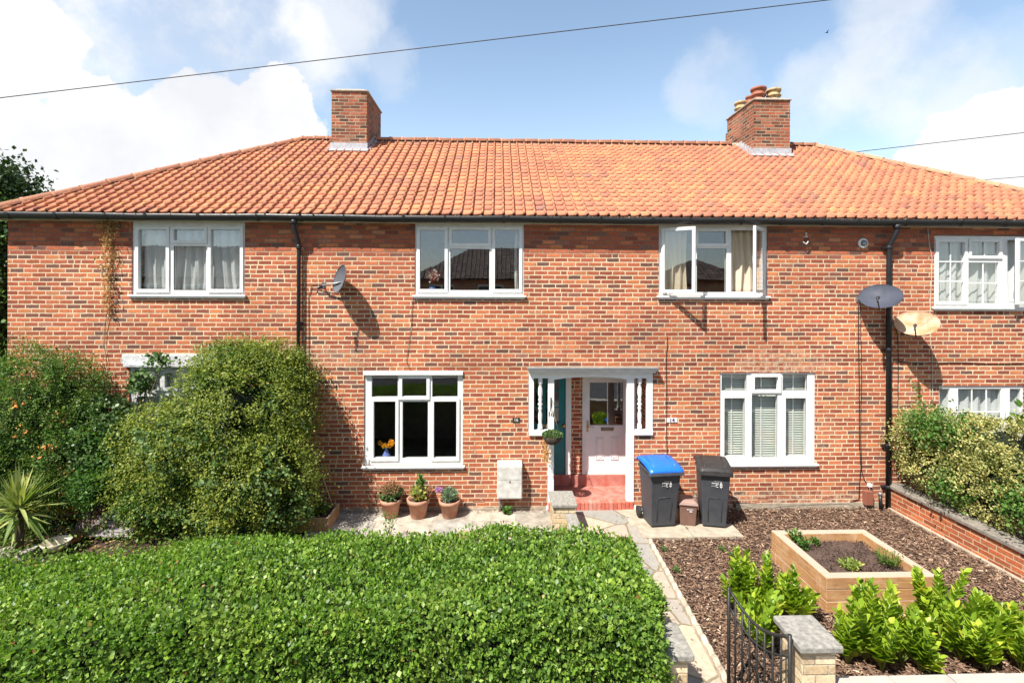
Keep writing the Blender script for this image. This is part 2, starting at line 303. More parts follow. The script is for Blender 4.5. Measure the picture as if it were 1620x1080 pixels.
def pavemat():
    m, t, p, o = newmat('crazy_paving'); ob = t.add('ShaderNodeTexCoord').outputs['Object']
    v2 = t.vm('ADD', ob, t.vm('SCALE', t.vm('SUBTRACT', t.noise(ob, 5, 3, .6).outputs['Color'], (.5, .5, .5)), .06))
    def vor(f):
        v = t.add('ShaderNodeTexVoronoi', voronoi_dimensions='2D', feature=f); t.put(v.inputs['Vector'], v2); v.inputs['Scale'].default_value = 1.9; v.inputs['Randomness'].default_value = 1; return v
    s = t.add('ShaderNodeSeparateColor'); t.put(s.inputs[0], vor('F1').outputs['Color'])
    c = t.ramp(s.outputs[0], [(0, (.24, .24, .225)), (.3, (.29, .28, .25)), (.42, (.45, .34, .26)), (.6, (.41, .32, .25)), (.72, (.52, .43, .30)), (1, (.46, .36, .27))])
    c = t.mix(t.rng(t.noise(ob, 14, 6, .7).outputs[0], .3, .7, .0, .5), c, (.17, .145, .12))
    e = t.rng(t.m('ADD', vor('DISTANCE_TO_EDGE').outputs[0], t.m('MULTIPLY', t.noise(ob, 30, 3, .6).outputs[0], .02)), .022, .045, 0, 1, True)
    c = t.mix(e, (.20, .17, .10), c); t.put(p.inputs['Base Color'], c); p.inputs['Roughness'].default_value = .9
    bump(t, p, t.m('ADD', e, t.m('MULTIPLY', t.noise(ob, 40, 5, .7).outputs[0], .3)), .01); return m
M['crazy'] = pavemat()
M['hedge'] = leafmat('privet_leaf', [(0, (.050, .11, .020)), (.3, (.095, .19, .032)), (.6, (.16, .275, .048)), (.85, (.25, .36, .075)), (.992, (.24, .35, .05)), (.994, (.34, .19, .07)), (1, (.28, .11, .05))], .34, .42, .3, patch=((.24, .30, .06), (.20, .14, .06)))
M['leaf_fine'] = leafmat('feathery_leaf', [(0, (.055, .11, .018)), (.5, (.095, .17, .03)), (.85, (.14, .21, .04)), (1, (.20, .25, .05))], .3)
M['leaf_olive'] = leafmat('olive_leaf', [(0, (.09, .14, .02)), (.5, (.17, .22, .032)), (.9, (.27, .31, .05)), (.98, (.22, .23, .05)), (1, (.28, .16, .05))], .3)
M['leaf_round'] = leafmat('round_grey_leaf', [(0, (.045, .10, .03)), (.5, (.085, .155, .05)), (1, (.15, .22, .09))], .25, .4)
M['leaf_dark'] = leafmat('dark_leaf', [(0, (.012, .035, .008)), (.6, (.03, .065, .015)), (1, (.06, .11, .025))], .2)
M['leaf_cream'] = leafmat('cream_variegated_leaf', [(0, (.09, .14, .03)), (.3, (.22, .25, .07)), (.6, (.42, .41, .16)), (.88, (.60, .55, .27)), (1, (.40, .30, .13))], .3)
M['leaf_green'] = leafmat('mid_green_leaf', [(0, (.04, .10, .02)), (.6, (.08, .18, .035)), (1, (.15, .27, .06))], .3)
M['laurel'] = leafmat('laurel_leaf', [(0, (.13, .23, .02)), (.4, (.25, .37, .03)), (.75, (.36, .47, .05)), (.96, (.50, .55, .08)), (1, (.6, .5, .05))], .35, .40, .3)
M['berry'] = leafmat('orange_seed_leaf', [(0, (.55, .20, .05)), (1, (.68, .34, .10))], .2)
M['cord'] = leafmat('striped_cordyline_leaf', [(0, (.12, .20, .05)), (.5, (.26, .31, .10)), (1, (.50, .50, .24))], .25)
M['dry'] = leafmat('dry_leaf', [(0, (.28, .15, .06)), (.6, (.48, .30, .13)), (1, (.62, .42, .20))], .2, .8, .2)
M['sedum'] = leafmat('pink_brown_head', [(0, (.22, .09, .06)), (.6, (.36, .17, .11)), (1, (.30, .20, .12))], .15, .8, .2)
M['lav'] = leafmat('grey_lavender_leaf', [(0, (.10, .17, .10)), (1, (.26, .33, .22))], .2)
M['purple'] = leafmat('purple_bloom', [(0, (.25, .12, .35)), (1, (.4, .22, .5))], .2)
M['petal'] = leafmat('orange_petal', [(0, (.75, .28, .02)), (1, (.85, .50, .05))], .2)
M['petal_rw'] = leafmat('red_white_petal', [(0, (.45, .03, .04)), (.5, (.5, .05, .06)), (.52, (.8, .75, .7)), (1, (.85, .8, .76))], .2)
# ------------------------------------------------------------------ object helpers
def tag(o, label=None, cat=None, group=None, kind=None):
    for k, v in (('label', label), ('category', cat), ('group', group), ('kind', kind)):
        if v: o[k] = v
    return o
def thing(name, label, cat, loc=(0, 0, 0), rz=0, group=None):
    o = bpy.data.objects.new(name, None); COL.objects.link(o); o.location = loc; o.rotation_euler = (0, 0, rz)
    return tag(o, label, cat, group)
def wloc(o):
    v = Vector((0, 0, 0))
    while o is not None: v = v + Vector(o.location); o = o.parent
    return v
class MB:
    def __init__(s): s.v = []; s.f = []; s.sm = []
    def poly(s, pts, sm=False):
        k = len(s.v); s.v += [tuple(p) for p in pts]; s.f.append(tuple(range(k, k+len(pts)))); s.sm.append(sm); return s
    def box(s, a, b, M4=None):
        x0, y0, z0 = a; x1, y1, z1 = b; k = len(s.v)
        vs = [(x0, y0, z0), (x1, y0, z0), (x1, y1, z0), (x0, y1, z0), (x0, y0, z1), (x1, y0, z1), (x1, y1, z1), (x0, y1, z1)]
        if M4 is not None: vs = [tuple(M4 @ Vector(q)) for q in vs]
        s.v += vs; s.f += [tuple(k+i for i in q) for q in ((0, 3, 2, 1), (4, 5, 6, 7), (0, 1, 5, 4), (1, 2, 6, 5), (2, 3, 7, 6), (3, 0, 4, 7))]; s.sm += [False]*6
        return s
    def frust(s, a0, a1, z0, z1):        # a0 bottom rect (x0,y0,x1,y1), a1 top rect
        k = len(s.v)
        for (x0, y0, x1, y1), z in ((a0, z0), (a1, z1)): s.v += [(x0, y0, z), (x1, y0, z), (x1, y1, z), (x0, y1, z)]
        s.f += [tuple(k+i for i in q) for q in ((0, 3, 2, 1), (4, 5, 6, 7), (0, 1, 5, 4), (1, 2, 6, 5), (2, 3, 7, 6), (3, 0, 4, 7))]; s.sm += [False]*6
        return s
    def tube(s, pts, r, n=8, r1=None, cap=True, sm=True):
        pts = [Vector(p) for p in pts]; m = len(pts); k0 = len(s.v); rr = r if isinstance(r, (list, tuple)) else [r + ((r1 if r1 is not None else r)-r)*i/max(1, m-1) for i in range(m)]
        for i, p in enumerate(pts):
            d = (pts[min(i+1, m-1)]-pts[max(i-1, 0)]).normalized(); a = d.cross(Vector((0, 0, 1)) if abs(d.z) < .9 else Vector((1, 0, 0))).normalized(); b = d.cross(a)
            for j in range(n):
                t = 2*math.pi*j/n; s.v.append(tuple(p+(a*math.cos(t)+b*math.sin(t))*rr[i]))
        for i in range(m-1):
            for j in range(n):
                s.f.append((k0+i*n+j, k0+i*n+(j+1) % n, k0+(i+1)*n+(j+1) % n, k0+(i+1)*n+j)); s.sm.append(sm)
        if cap: s.f.append(tuple(k0+j for j in range(n))[::-1]); s.f.append(tuple(k0+(m-1)*n+j for j in range(n))); s.sm += [False, False]
        return s
    def lathe(s, prof, c=(0, 0, 0), n=24, ax='z', sm=True):
        k0 = len(s.v)
        for r, h in prof:
            for j in range(n):
                t = 2*math.pi*j/n; q = (r*math.cos(t), r*math.sin(t), h)
                if ax == 'y': q = (q[0], q[2], q[1])
                if ax == 'x': q = (q[2], q[0], q[1])
                s.v.append((c[0]+q[0], c[1]+q[1], c[2]+q[2]))
        for i in range(len(prof)-1):
            for j in range(n):
                s.f.append((k0+i*n+j, k0+i*n+(j+1) % n, k0+(i+1)*n+(j+1) % n, k0+(i+1)*n+j)); s.sm.append(sm)
        s.f.append(tuple(k0+j for j in range(n))); s.f.append(tuple(k0+(len(prof)-1)*n+j for j in range(n))); s.sm += [False, False]
        return s
    def build(s, name, m, parent=None, local=False, bevel=0, fix=True):
        me = bpy.data.meshes.new(name); off = Vector((0, 0, 0)) if (local or parent is None) else wloc(parent)
        me.from_pydata([(v[0]-off.x, v[1]-off.y, v[2]-off.z) for v in s.v], [], s.f)
        me.polygons.foreach_set('use_smooth', s.sm)
        if fix:
            bm = bmesh.new(); bm.from_mesh(me); bmesh.ops.recalc_face_normals(bm, faces=bm.faces); bm.to_mesh(me); bm.free()
        me.materials.append(m); o = bpy.data.objects.new(name, me); COL.objects.link(o); o.parent = parent
        if bevel:
            b = o.modifiers.new('bevel', 'BEVEL'); b.width = bevel; b.segments = 2; b.limit_method = 'ANGLE'; b.angle_limit = R(40)
        return o
def copy_tree(o, parent=None):
    c = o.copy(); COL.objects.link(c); c.parent = parent
    for ch in list(o.children): copy_tree(ch, c)
    return c
# leaf templates: verts as (along, side, up), faces
OVAL = ([(0, 0, 0), (.3, .24, .05), (.3, -.24, .05), (.68, .21, .03), (.68, -.21, .03), (1, 0, -.08), (.5, 0, -.02)], [(0, 6, 1), (1, 6, 3), (3, 6, 5), (0, 2, 6), (2, 4, 6), (4, 5, 6)])
DIA = ([(0, 0, 0), (.5, .27, .06), (.5, -.27, .06), (1, 0, -.05)], [(0, 3, 1), (0, 2, 3)])
SLIM = ([(0, 0, 0), (.5, .13, .03), (.5, -.13, .03), (1, 0, -.06)], [(0, 3, 1), (0, 2, 3)])
ROUND = ([(0, 0, 0), (.25, .38, .05), (.25, -.38, .05), (.7, .36, .02), (.7, -.36, .02), (1, 0, -.08)], [(0, 2, 4, 5, 3, 1)])
CHIP = ([(0, -.15, 0), (1, -.2, .0), (1, .12, .03), (0, .2, .02), (.1, -.1, .12), (.9, -.12, .1), (.92, .1, .13), (.1, .12, .12)], [(4, 5, 6, 7), (0, 1, 5, 4), (1, 2, 6, 5), (2, 3, 7, 6), (3, 0, 4, 7)])
def unit(a): return a/np.maximum(np.linalg.norm(a, axis=1, keepdims=True), 1e-9)
def scatter(name, P, D, N, L, tmpl, m, parent=None, wide=1.0, sm=True):
    """many small leaves as one mesh: P base points, D along-directions, N up normals, L lengths"""
    P = np.asarray(P, float); n = len(P); off = np.array(wloc(parent)) if parent else 0
    D = unit(np.asarray(D, float)); S = unit(np.cross(N, D)); U = np.cross(D, S)
    T = np.array(tmpl[0]); L = np.broadcast_to(np.asarray(L, float), (n,))
    wd = wide*(RNG.uniform(.8, 1.2, n))
    V = (P-off)[:, None, :] + L[:, None, None]*(T[None, :, 0, None]*D[:, None, :] + (T[None, :, 1, None]*wd[:, None, None])*S[:, None, :] + T[None, :, 2, None]*U[:, None, :])
    k = len(T); idx = [i for f in tmpl[1] for i in f]; sizes = [len(f) for f in tmpl[1]]
    loops = (np.arange(n)[:, None]*k + np.array(idx)[None, :]).ravel(); sz = np.tile(sizes, n); st = np.concatenate([[0], np.cumsum(sz)[:-1]])
    me = bpy.data.meshes.new(name); me.vertices.add(n*k); me.vertices.foreach_set('co', V.ravel())
    me.loops.add(len(loops)); me.loops.foreach_set('vertex_index', loops.astype(np.int32))
    me.polygons.add(len(sz)); me.polygons.foreach_set('loop_start', st.astype(np.int32)); me.polygons.foreach_set('loop_total', sz.astype(np.int32))
    if sm: me.polygons.foreach_set('use_smooth', np.ones(len(sz), bool))
    me.update(calc_edges=True); me.materials.append(m)
    o = bpy.data.objects.new(name, me); COL.objects.link(o); o.parent = parent; return o
def rv(n): return unit(RNG.normal(size=(n, 3)))
def blobpts(blobs, n, depth=.25, lump=.12, floor=0.0, clump=14, spread=.09, seed=3, wall=None, spray=0.):
    """points in clumps near the skin of a union of ellipsoids; returns P and outward normals"""
    B = np.array(blobs, float); area = np.array([(b[3]*b[4]+b[4]*b[5]+b[3]*b[5]) for b in blobs]); area /= area.sum()
    nc = max(1, n//clump); C = []; Nn = []; r2 = np.random.default_rng(seed); ph = r2.uniform(0, 6.3, (6, 3)); fr = r2.uniform(2.2, 7, (6, 3))
    while sum(len(c) for c in C) < nc:
        k = RNG.choice(len(B), nc, p=area); u = rv(nc); rad = B[k, 3:6]
        q = u*rad; lumpv = sum(np.sin(q @ fr[i]+ph[i, 0]) for i in range(6))/6*2.4
        dep = np.abs(RNG.normal(0, depth, nc)); s = 1+lump*lumpv-dep*.6
        pt = B[k, :3]+q*s[:, None]; nn = unit(u/rad)
        hol = np.sin(pt[:, 0]*5.1+ph[0, 1]+1.7*np.sin(pt[:, 2]*3.3))*np.sin(pt[:, 2]*6.3+ph[1, 1]+1.5*np.sin(pt[:, 0]*4.1))
        ok = (pt[:, 2] > floor) & ((hol > -.24) | (RNG.uniform(size=nc) < .10))      # hollows between the branches
        if wall is not None: ok &= pt[:, 1] < wall
        for j in range(len(B)):
            e = (((pt-B[j, :3])/B[j, 3:6])**2).sum(1); ok &= ~((k != j) & (e < .62))
        C.append(pt[ok]); Nn.append(nn[ok])
    C = np.concatenate(C)[:nc]; Nn = np.concatenate(Nn)[:nc]
    P = np.repeat(C, clump, 0)+RNG.normal(0, spread*(.45 if spray else 1), (len(C)*clump, 3)); NN = np.repeat(Nn, clump, 0)
    if spray:      # leaves strung along arching twigs
        dr = np.repeat(unit(Nn*.7+rv(len(C))*.8+[0, 0, .45]), clump, 0); tt = np.tile(np.linspace(-.35, 1, clump), len(C))*np.repeat(RNG.uniform(.5, 1.3, len(C)), clump)*spray
        P = P+dr*tt[:, None]; P[:, 2] -= (np.clip(tt, 0, 9)**2)*1.3
    ok = P[:, 2] > floor
    if wall is not None: ok &= P[:, 1] < wall
    return P[ok], NN[ok]
def leafdirs(NN, out=.7, up=.4, rnd=.8):
    n = len(NN); D = unit(NN*out+rv(n)*rnd+np.array([0, 0, up])); N = unit(NN+rv(n)*.6+np.array([0, -.1, .6])); return D, N
def shoots(t, blobs, n, L, leaf, tm, m, seed, wall=-.04, nl=26):
    """long loose shoots arching out of the top and sides of a shrub, each with its own leaves"""
    rr = np.random.default_rng(seed); P = []; D = []; mb = MB()
    for i in range(n):
        b = blobs[rr.integers(len(blobs))]; u = rr.normal(size=3); u[2] = abs(u[2])*1.1+.15; u[1] = -abs(u[1]); u /= np.linalg.norm(u)
        s = np.array(b[:3])+u*np.array(b[3:6])*.86; d = u*.8+rr.normal(size=3)*.45+[0, -.1, .35]; d /= np.linalg.norm(d); ln = L*rr.uniform(.4, 1.1); pts = []
        for k in range(6):
            q = k/5; p = s+d*ln*q; p[2] -= (.75*ln*q*q)*rr.uniform(.6, 1); p[1] = min(p[1], wall); pts.append(p)
        for k in range(nl):
            q = min(4.999, 5*(k+.5)/nl); a = int(q); p = pts[a]+(pts[a+1]-pts[a])*(q-a); P.append(p+rr.normal(size=3)*.012); D.append((pts[a+1]-pts[a])/ln*2.2+rr.normal(size=3)*.75)
    P = np.array(P); D = np.array(D); scatter('shoot', P, D, rv(len(P))*.6+[0, -.4, 1], RNG.uniform(leaf*.7, leaf*1.3, len(P)), tm, m, t, 1.2)
def shrub(name, label, cat, blobs, layers, base, stems=8, group=None, wall=-.04, seed=3, core=.62, lump=.12, partname='foliage'):
    t = thing(name, label, cat, base, group=group); b0 = Vector(base)
    for i, (n, L, tm, m, kw) in enumerate(layers):
        P, NN = blobpts(kw.get('blobs', blobs), n, kw.get('depth', .22), kw.get('lump', lump), b0.z+.02, kw.get('clump', 14), kw.get('spread', .09), seed+i, wall, kw.get('spray', 0))
        D, N = leafdirs(NN, kw.get('out', .7), kw.get('up', .4), kw.get('rnd', .8))
        scatter(kw.get('name', partname), P, D, N, RNG.uniform(L*.65, L*1.25, len(P)), tm, m, t, kw.get('wide', 1.))
    mb = MB(); rr = random.Random(seed)
    for i in range(stems):
        b = blobs[i % len(blobs)]; e = Vector((b[0]+rr.uniform(-.5, .5)*b[3], min(b[1]+rr.uniform(-.5, .5)*b[4], (wall or 99)-.03), b[2]+rr.uniform(-.2, .5)*b[5]))
        s = b0+Vector((rr.uniform(-.15, .15), rr.uniform(-.1, .1), -.02)); mid = s.lerp(e, .5)+Vector((rr.uniform(-.15, .15), rr.uniform(-.1, .1), .1))
        mb.tube([s, s.lerp(mid, .5)+Vector((rr.uniform(-.05, .05), 0, .03)), mid, e], .022, 6, .006)
    mb.build('stem', M['bark'], t)
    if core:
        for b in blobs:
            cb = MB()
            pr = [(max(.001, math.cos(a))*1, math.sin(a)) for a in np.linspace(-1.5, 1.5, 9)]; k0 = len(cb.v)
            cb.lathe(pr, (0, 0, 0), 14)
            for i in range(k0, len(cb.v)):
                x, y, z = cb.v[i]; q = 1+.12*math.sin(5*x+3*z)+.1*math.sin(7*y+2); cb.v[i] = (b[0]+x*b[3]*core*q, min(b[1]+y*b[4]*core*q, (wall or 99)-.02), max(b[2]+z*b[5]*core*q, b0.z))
            cb.build('shade_core', M['core'], t)  # dark solid lump added so gaps between leaves look shaded
    return t
def text(s, size, loc, rot, m, parent, name='lettering', ext=.002, mirror=False):
    c = bpy.data.curves.new(name, 'FONT'); c.body = s; c.size = size; c.extrude = ext; c.align_x = 'CENTER'; c.align_y = 'CENTER'; c.offset = size*.02
    c.materials.append(m); tmp = bpy.data.objects.new('tmp', c); COL.objects.link(tmp); bpy.context.view_layer.update(); me = bpy.data.meshes.new_from_object(tmp.evaluated_get(bpy.context.evaluated_depsgraph_get())); bpy.data.objects.remove(tmp)
    o = bpy.data.objects.new(name, me); COL.objects.link(o); o.parent = parent
    o.location = Vector(loc)-(wloc(parent) if parent else Vector((0, 0, 0))); o.rotation_euler = rot; return o
# ------------------------------------------------------------------ the terraced house
XL = WX(12); YR = 3.6; EY = -.13; EZ = W(750, 340.5, EY).z; SOF = W(750, 353.5, -.085).z
RL = W(478, 226, YR); RR_ = W(1288, 233, YR); ZR = W(880, 227, YR).z; RUN = RL.x-XL; XR = RR_.x+RUN; YB = 2*YR+.1
house = thing('terraced_house', 'long red brick terraced house with orange clay tile hipped roof and white windows', 'house')
def plate(mb, x0, x1, z0, z1, holes, y0, y1):
    """a slab in the XZ plane between y0 and y1 with rectangular holes (hx0,hx1,hz0,hz1)"""
    xs = sorted({round(v, 5) for v in [x0, x1]+[h[i] for h in holes for i in (0, 1)] if x0-1e-6 <= v <= x1+1e-6})
    zs = sorted({round(v, 5) for v in [z0, z1]+[h[i] for h in holes for i in (2, 3)] if z0-1e-6 <= v <= z1+1e-6})
    def solid(i, j):
        if i < 0 or j < 0 or i >= len(xs)-1 or j >= len(zs)-1: return False
        cx, cz = (xs[i]+xs[i+1])/2, (zs[j]+zs[j+1])/2
        return not any(h[0] < cx < h[1] and h[2] < cz < h[3] for h in holes)
    for i in range(len(xs)-1):
        for j in range(len(zs)-1):
            if not solid(i, j): continue
            a, b, c, d = xs[i], xs[i+1], zs[j], zs[j+1]
            mb.poly([(a, y0, c), (b, y0, c), (b, y0, d), (a, y0, d)]); mb.poly([(a, y1, c), (a, y1, d), (b, y1, d), (b, y1, c)])
            if not solid(i-1, j): mb.poly([(a, y0, c), (a, y0, d), (a, y1, d), (a, y1, c)])
            if not solid(i+1, j): mb.poly([(b, y0, c), (b, y1, c), (b, y1, d), (b, y0, d)])
            if not solid(i, j-1): mb.poly([(a, y0, c), (a, y1, c), (b, y1, c), (b, y0, c)])
            if not solid(i, j+1): mb.poly([(a, y0, d), (b, y0, d), (b, y1, d), (a, y1, d)])
    return mb
def rect(x0, y0, x1, y1): return (WX(x0), WX(x1), WZ((x0+x1)/2, y1), WZ((x0+x1)/2, y0))
TOPZ = EZ-.03
WIN = {  # name: outer rect px, panes (kind, rect px, bars x, bars z)
 'UL': ((208, 354, 387, 466), [('s', (213, 358, 266.8, 462), 0, 0), ('s', (269.3, 358, 327, 385), 0, 0), ('f', (273.2, 389, 325, 459), 0, 0), ('s', (328, 358, 384, 462), 0, 0)]),
 'UM': ((656, 355, 829, 467), [('s', (659, 359, 708, 462), 0, 0), ('s', (710, 359, 777, 389.5), 0, 0), ('f', (712, 393.5, 774, 459), 0, 0), ('s', (778, 359, 826, 462), 0, 0)]),
 'UR': ((1042, 357, 1214, 468), [('o', (1048, 362, 1099, 463), 0, 0), ('s', (1100, 361, 1153, 390), 0, 0), ('f', (1103, 393, 1150, 462), 0, 0), ('o', (1156, 362, 1207, 463), 0, 0)]),
 'FR': ((1478, 373, 1642, 486), [('s', (1480.5, 378, 1531, 481), 1, 2), ('s', (1533, 378, 1586, 409), 1, 0), ('f', (1534, 415, 1582, 480), 1, 1), ('o', (1594, 378, 1639, 481), 1, 2)]),
 'GL': ((576.5, 591, 733, 736), [('f', (588, 594, 629.5, 628), 0, 0), ('s', (631.5, 594, 680, 632), 0, 0), ('f', (684, 594, 724.5, 628), 0, 0), ('s', (586.7, 630, 631, 729), 0, 0), ('f', (637, 635.6, 677.4, 725), 0, 0), ('s', (682, 630, 727.5, 729), 0, 0)]),
 'GR': ((1139.3, 589.5, 1290.7, 733), [('f', (1143, 592, 1182.7, 618), 0, 0), ('s', (1190, 591.5, 1236.7, 621.5), 0, 0), ('f', (1240, 592, 1279, 618), 0, 0), ('f', (1147.7, 630, 1180, 722), 0, 0), ('f', (1191, 625, 1232, 724), 0, 0), ('f', (1245, 630, 1277, 722), 0, 0)]),
 'LL': ((205, 578, 362, 733), [('f', (212, 585, 252, 618), 0, 0), ('s', (256, 585, 311, 618), 0, 0), ('f', (315, 585, 355, 618), 0, 0), ('f', (216, 627, 251, 722), 0, 0), ('f', (262, 627, 305, 722), 0, 0), ('f', (317, 627, 350, 722), 0, 0)]),
 'RR': ((1486, 610, 1621, 735), [('f', (1488.5, 615, 1505, 725), 0, 1), ('f', (1518, 615, 1587, 725), 2, 2), ('f', (1600, 615, 1618, 725), 0, 1)]),
}
holes = []
for k, (r, _) in WIN.items():
    q = list(rect(*r))
    if k in ('UL', 'UM', 'UR'): q[3] = SOF+.02
    WIN[k] = (tuple(q), _); holes.append(tuple(q))
PX0, PX1 = WX(836.5), WX(1034); PZ1 = WZ(935, 588); PZs = WZ(850, 689)
DX0, DX1 = WX(868), WX(1003)
holes += [(PX0, PX1, PZs, PZ1), (DX0, DX1, -.2, PZs+.001)]
AIRB = [(WX(750), WX(768), .13, .19), (WX(1200), WX(1217), .12, .18), (WX(1302), WX(1318), .12, .18)]
wb = MB(); plate(wb, XL, XR, -.2, TOPZ+.02, holes+AIRB, 0, .24)
for x in (XL, XR-.24): wb.box((x, .241, -.2), (x+.24, YB-.241, TOPZ+.02))
wb.box((XL, YB-.24, -.2), (XR, YB, TOPZ+.02))
wall = wb.build('wall', M['brick'], house)
for i, a in enumerate(AIRB):
    ab = MB(); ab.box((a[0]+.002, .012, a[2]+.002), (a[1]-.002, .08, a[3]-.002))
    for q in range(9): x = a[0]+.012+q*(a[1]-a[0]-.024)/8.5; ab.box((x, .004, a[2]+.008), (x+.008, .012, a[3]-.008))
    ab.build('air_brick', M['terracotta'], wall)
# inner shell: floors, ceiling, cross walls
ib = MB(); yb = YB-.25
ib.box((XL+.25, .25, 2.42), (XR-.25, yb, 2.62)); ib.box((XL+.25, .25, TOPZ-.02), (XR-.25, yb, TOPZ+.015)); ib.box((XL+.25, .25, -.1), (DX0-.4, yb, .12)); ib.box((DX1+.4, .25, -.1), (XR-.25, yb, .12))
for z0, z1 in ((.121, 2.419), (2.621, TOPZ-.021)):
    for x in (XL+3.5, WX(490), WX(905)+.02, WX(1410), XR-2.6): 
        if z0 < 1 and abs(x-WX(905)) < .1:
            ib.box((x-.06, 1.3, z0), (x+.06, yb, z1)); continue
        ib.box((x-.06, .25, z0), (x+.06, yb, z1))
    ib.box((XL+.25, 3.9, z0), (XR-.25, 4.0, z1))
ib.build('inner_walls', M['interior'], house)
# plinth render on the right half and lime wash band
pb = MB(); x = WX(1165); pb.box((x, -.018, -.05), (WX(1392), -.0005, .09)); pb.build('plinth', M['slab'], house); pb = MB(); pb.box((WX(540), -.018, -.05), (WX(868), -.0005, .055)); pb.build('plinth', M['slab'], house)
# windows
def frame_bars(mb, r, nx, nz, y0, y1, w=.011):
    x0, x1, z0, z1 = r
    for i in range(nx): x = x0+(x1-x0)*(i+1)/(nx+1); mb.box((x-w, y0, z0), (x+w, y1, z1))
    for i in range(nz): z = z0+(z1-z0)*(i+1)/(nz+1); mb.box((x0, y0-.0015, z-w), (x1, y1+.0015, z+w))
for k, (r, panes) in WIN.items():
    x0, x1, z0, z1 = r; yf = .022; fm = M['upvc'] if k != 'LL' else M['old_white']; gm = M['glass'] if k[0] in 'UF' else M['glass_low']
    hs = []; sub = []
    for kind, pr, nx, nz in panes:
        q = rect(*pr)
        if kind == 'f': hs.append(q)
        else: hs.append((q[0]+.018, q[1]-.018, q[2]+.018, q[3]-.018))
        sub.append((kind, q, nx, nz))
    mb = MB(); plate(mb, x0+.003, x1-.003, z0+.003, z1-.003, hs, yf, yf+.07)
    win = mb.build('window', fm, house, bevel=.004)
    for kind, q, nx, nz in sub:
        if kind == 'f':
            g = MB(); g.box((q[0]+.001, yf+.02, q[2]+.001), (q[1]-.001, yf+.026, q[3]-.001)); g.build('pane', gm, win)
            s = MB(); e = .004
            plate(s, q[0]+.0005, q[1]-.0005, q[2]+.0005, q[3]-.0005, [(q[0]+e, q[1]-e, q[2]+e, q[3]-e)], yf+.010, yf+.019)
            frame_bars(s, q, nx, nz, yf+.012, yf+.018); s.build('glazing_bead', M['black_pipe'] if not nx and not nz else M['upvc'], win)
            if kind == 'f' and (nx or nz): pass
        else:
            b = .052; a = (q[0]+b, q[1]-b, q[2]+b, q[3]-b)
            s = MB(); g = MB()
            hinge = None
            if kind == 's':
                plate(s, *q, [a], yf-.022, yf+.0-.001); plate(s, q[0]+.02, q[1]-.02, q[2]+.02, q[3]-.02, [a], yf-.001, yf+.05)
                frame_bars(s, a, nx, nz, yf+.002, yf+.012)
                s.build('casement', M['upvc'] if k != 'LL' else fm, win, bevel=.004)
                g.box((a[0], yf+.018, a[2]), (a[1], yf+.024, a[3])); g.build('pane', gm, win)
                hb = MB(); hx = (q[0]+q[1])/2; hz = q[2]+.03
                if q[3]-q[2] > .8: hx = q[0]+.03 if (q[0]+q[1])/2 > (x0+x1)/2 else q[1]-.03; hz = (q[2]+q[3])/2
                hb.box((hx-.008, yf+.05, hz-.05), (hx+.008, yf+.07, hz+.02)); hb.build('handle', M['grey_metal'], win)
            else:
                w = q[1]-q[0]; h = q[3]-q[2]; left = (q[0]+q[1])/2 < (x0+x1)/2
                ang = {'UR': R(36) if left else R(47), 'FR': R(14)}[k]
                plate(s, 0, w, 0, h, [(b, w-b, b, h-b)], -.045, .0); frame_bars(s, (b, w-b, b, h-b), nx, nz, -.028, -.018)
                g.box((b, -.025, b), (w-b, -.019, h-b))
                hd = MB(); hd.box((w-.035, .0, h*.45), (w-.02, .02, h*.45+.12)); st_ = MB(); st_.tube([(w*.35, -.01, -.012), (w*.1, .12, -.012)], .006, 6)
                for mb_, nm, mm in ((s, 'casement', M['upvc']), (g, 'pane', gm), (hd, 'handle', M['grey_metal']), (st_, 'stay', M['grey_metal'])):
                    if not left: mb_.v = [(-v[0], v[1], v[2]) for v in mb_.v]
                    o = mb_.build(nm, mm, win, local=True, bevel=.004 if nm == 'casement' else 0)
                    o.location = (q[0] if left else q[1], yf-.006, q[2]); o.rotation_euler = (0, 0, -ang if left else ang)
    sb = MB(); sb.box((x0-.035, -.055, z0-.032), (x1+.035, yf-.001, z0+.0)); sb.box((x0-.015, -.035, z0-.062), (x1+.015, yf-.002, z0-.0325))
    sl = sb.build('sill', fm, win, bevel=.004)
    if k == 'GL':
        sb = MB(); sb.box((x0-.01, -.035, z1-.02), (x1+.0, yf-.001, z1+.045)); sb.build('drip_board', M['white_paint'], win, bevel=.004)
    if k == 'LL':
        sb = MB(); sb.box((x0-.09, -.05, z1+.03), (x1+.08, -.001, z1+.19)); sb.box((x0-.05, -.08, z1-.02), (x1+.05, -.001, z1+.029)); sb.build('drip_board', M['old_white'], win, bevel=.008)
# ---- eaves: soffit, fascia, gutter
eb = MB(); eb.box((XL-.10, -.085, SOF), (XR+.10, -.001, TOPZ+.015)); eb.box((XL-.12, -.11, TOPZ+.016), (XR+.12, .05, EZ-.005))
for x in (XL, XR): eb.box((x-.08 if x < 0 else x+.001, -.001, SOF), (x-.001 if x < 0 else x+.08, YB, TOPZ+.015))
eb.build('fascia', M['cream'], house)
gb = MB(); gx0, gx1 = XL-.2, XR+.2; GY = -.185; GZ = W(750, 341.5, -.24).z; gr = .058; GV = 1.75
k0 = len(gb.v); n = 9; segs = 40
for i in range(segs+1):
    x = gx0+(gx1-gx0)*i/segs; dz = .006*math.sin(i*.8)+.004*math.sin(i*2.3)
    for j in range(n): a = math.pi+math.pi*j/(n-1); gb.v.append((x, GY+gr*math.cos(a), GZ+gr*GV*math.sin(a)+dz))
    for j in range(n): a = math.pi+math.pi*(n-1-j)/(n-1); gb.v.append((x, GY+(gr-.004)*math.cos(a), GZ+(gr*GV-.004)*math.sin(a)+dz+.0005))
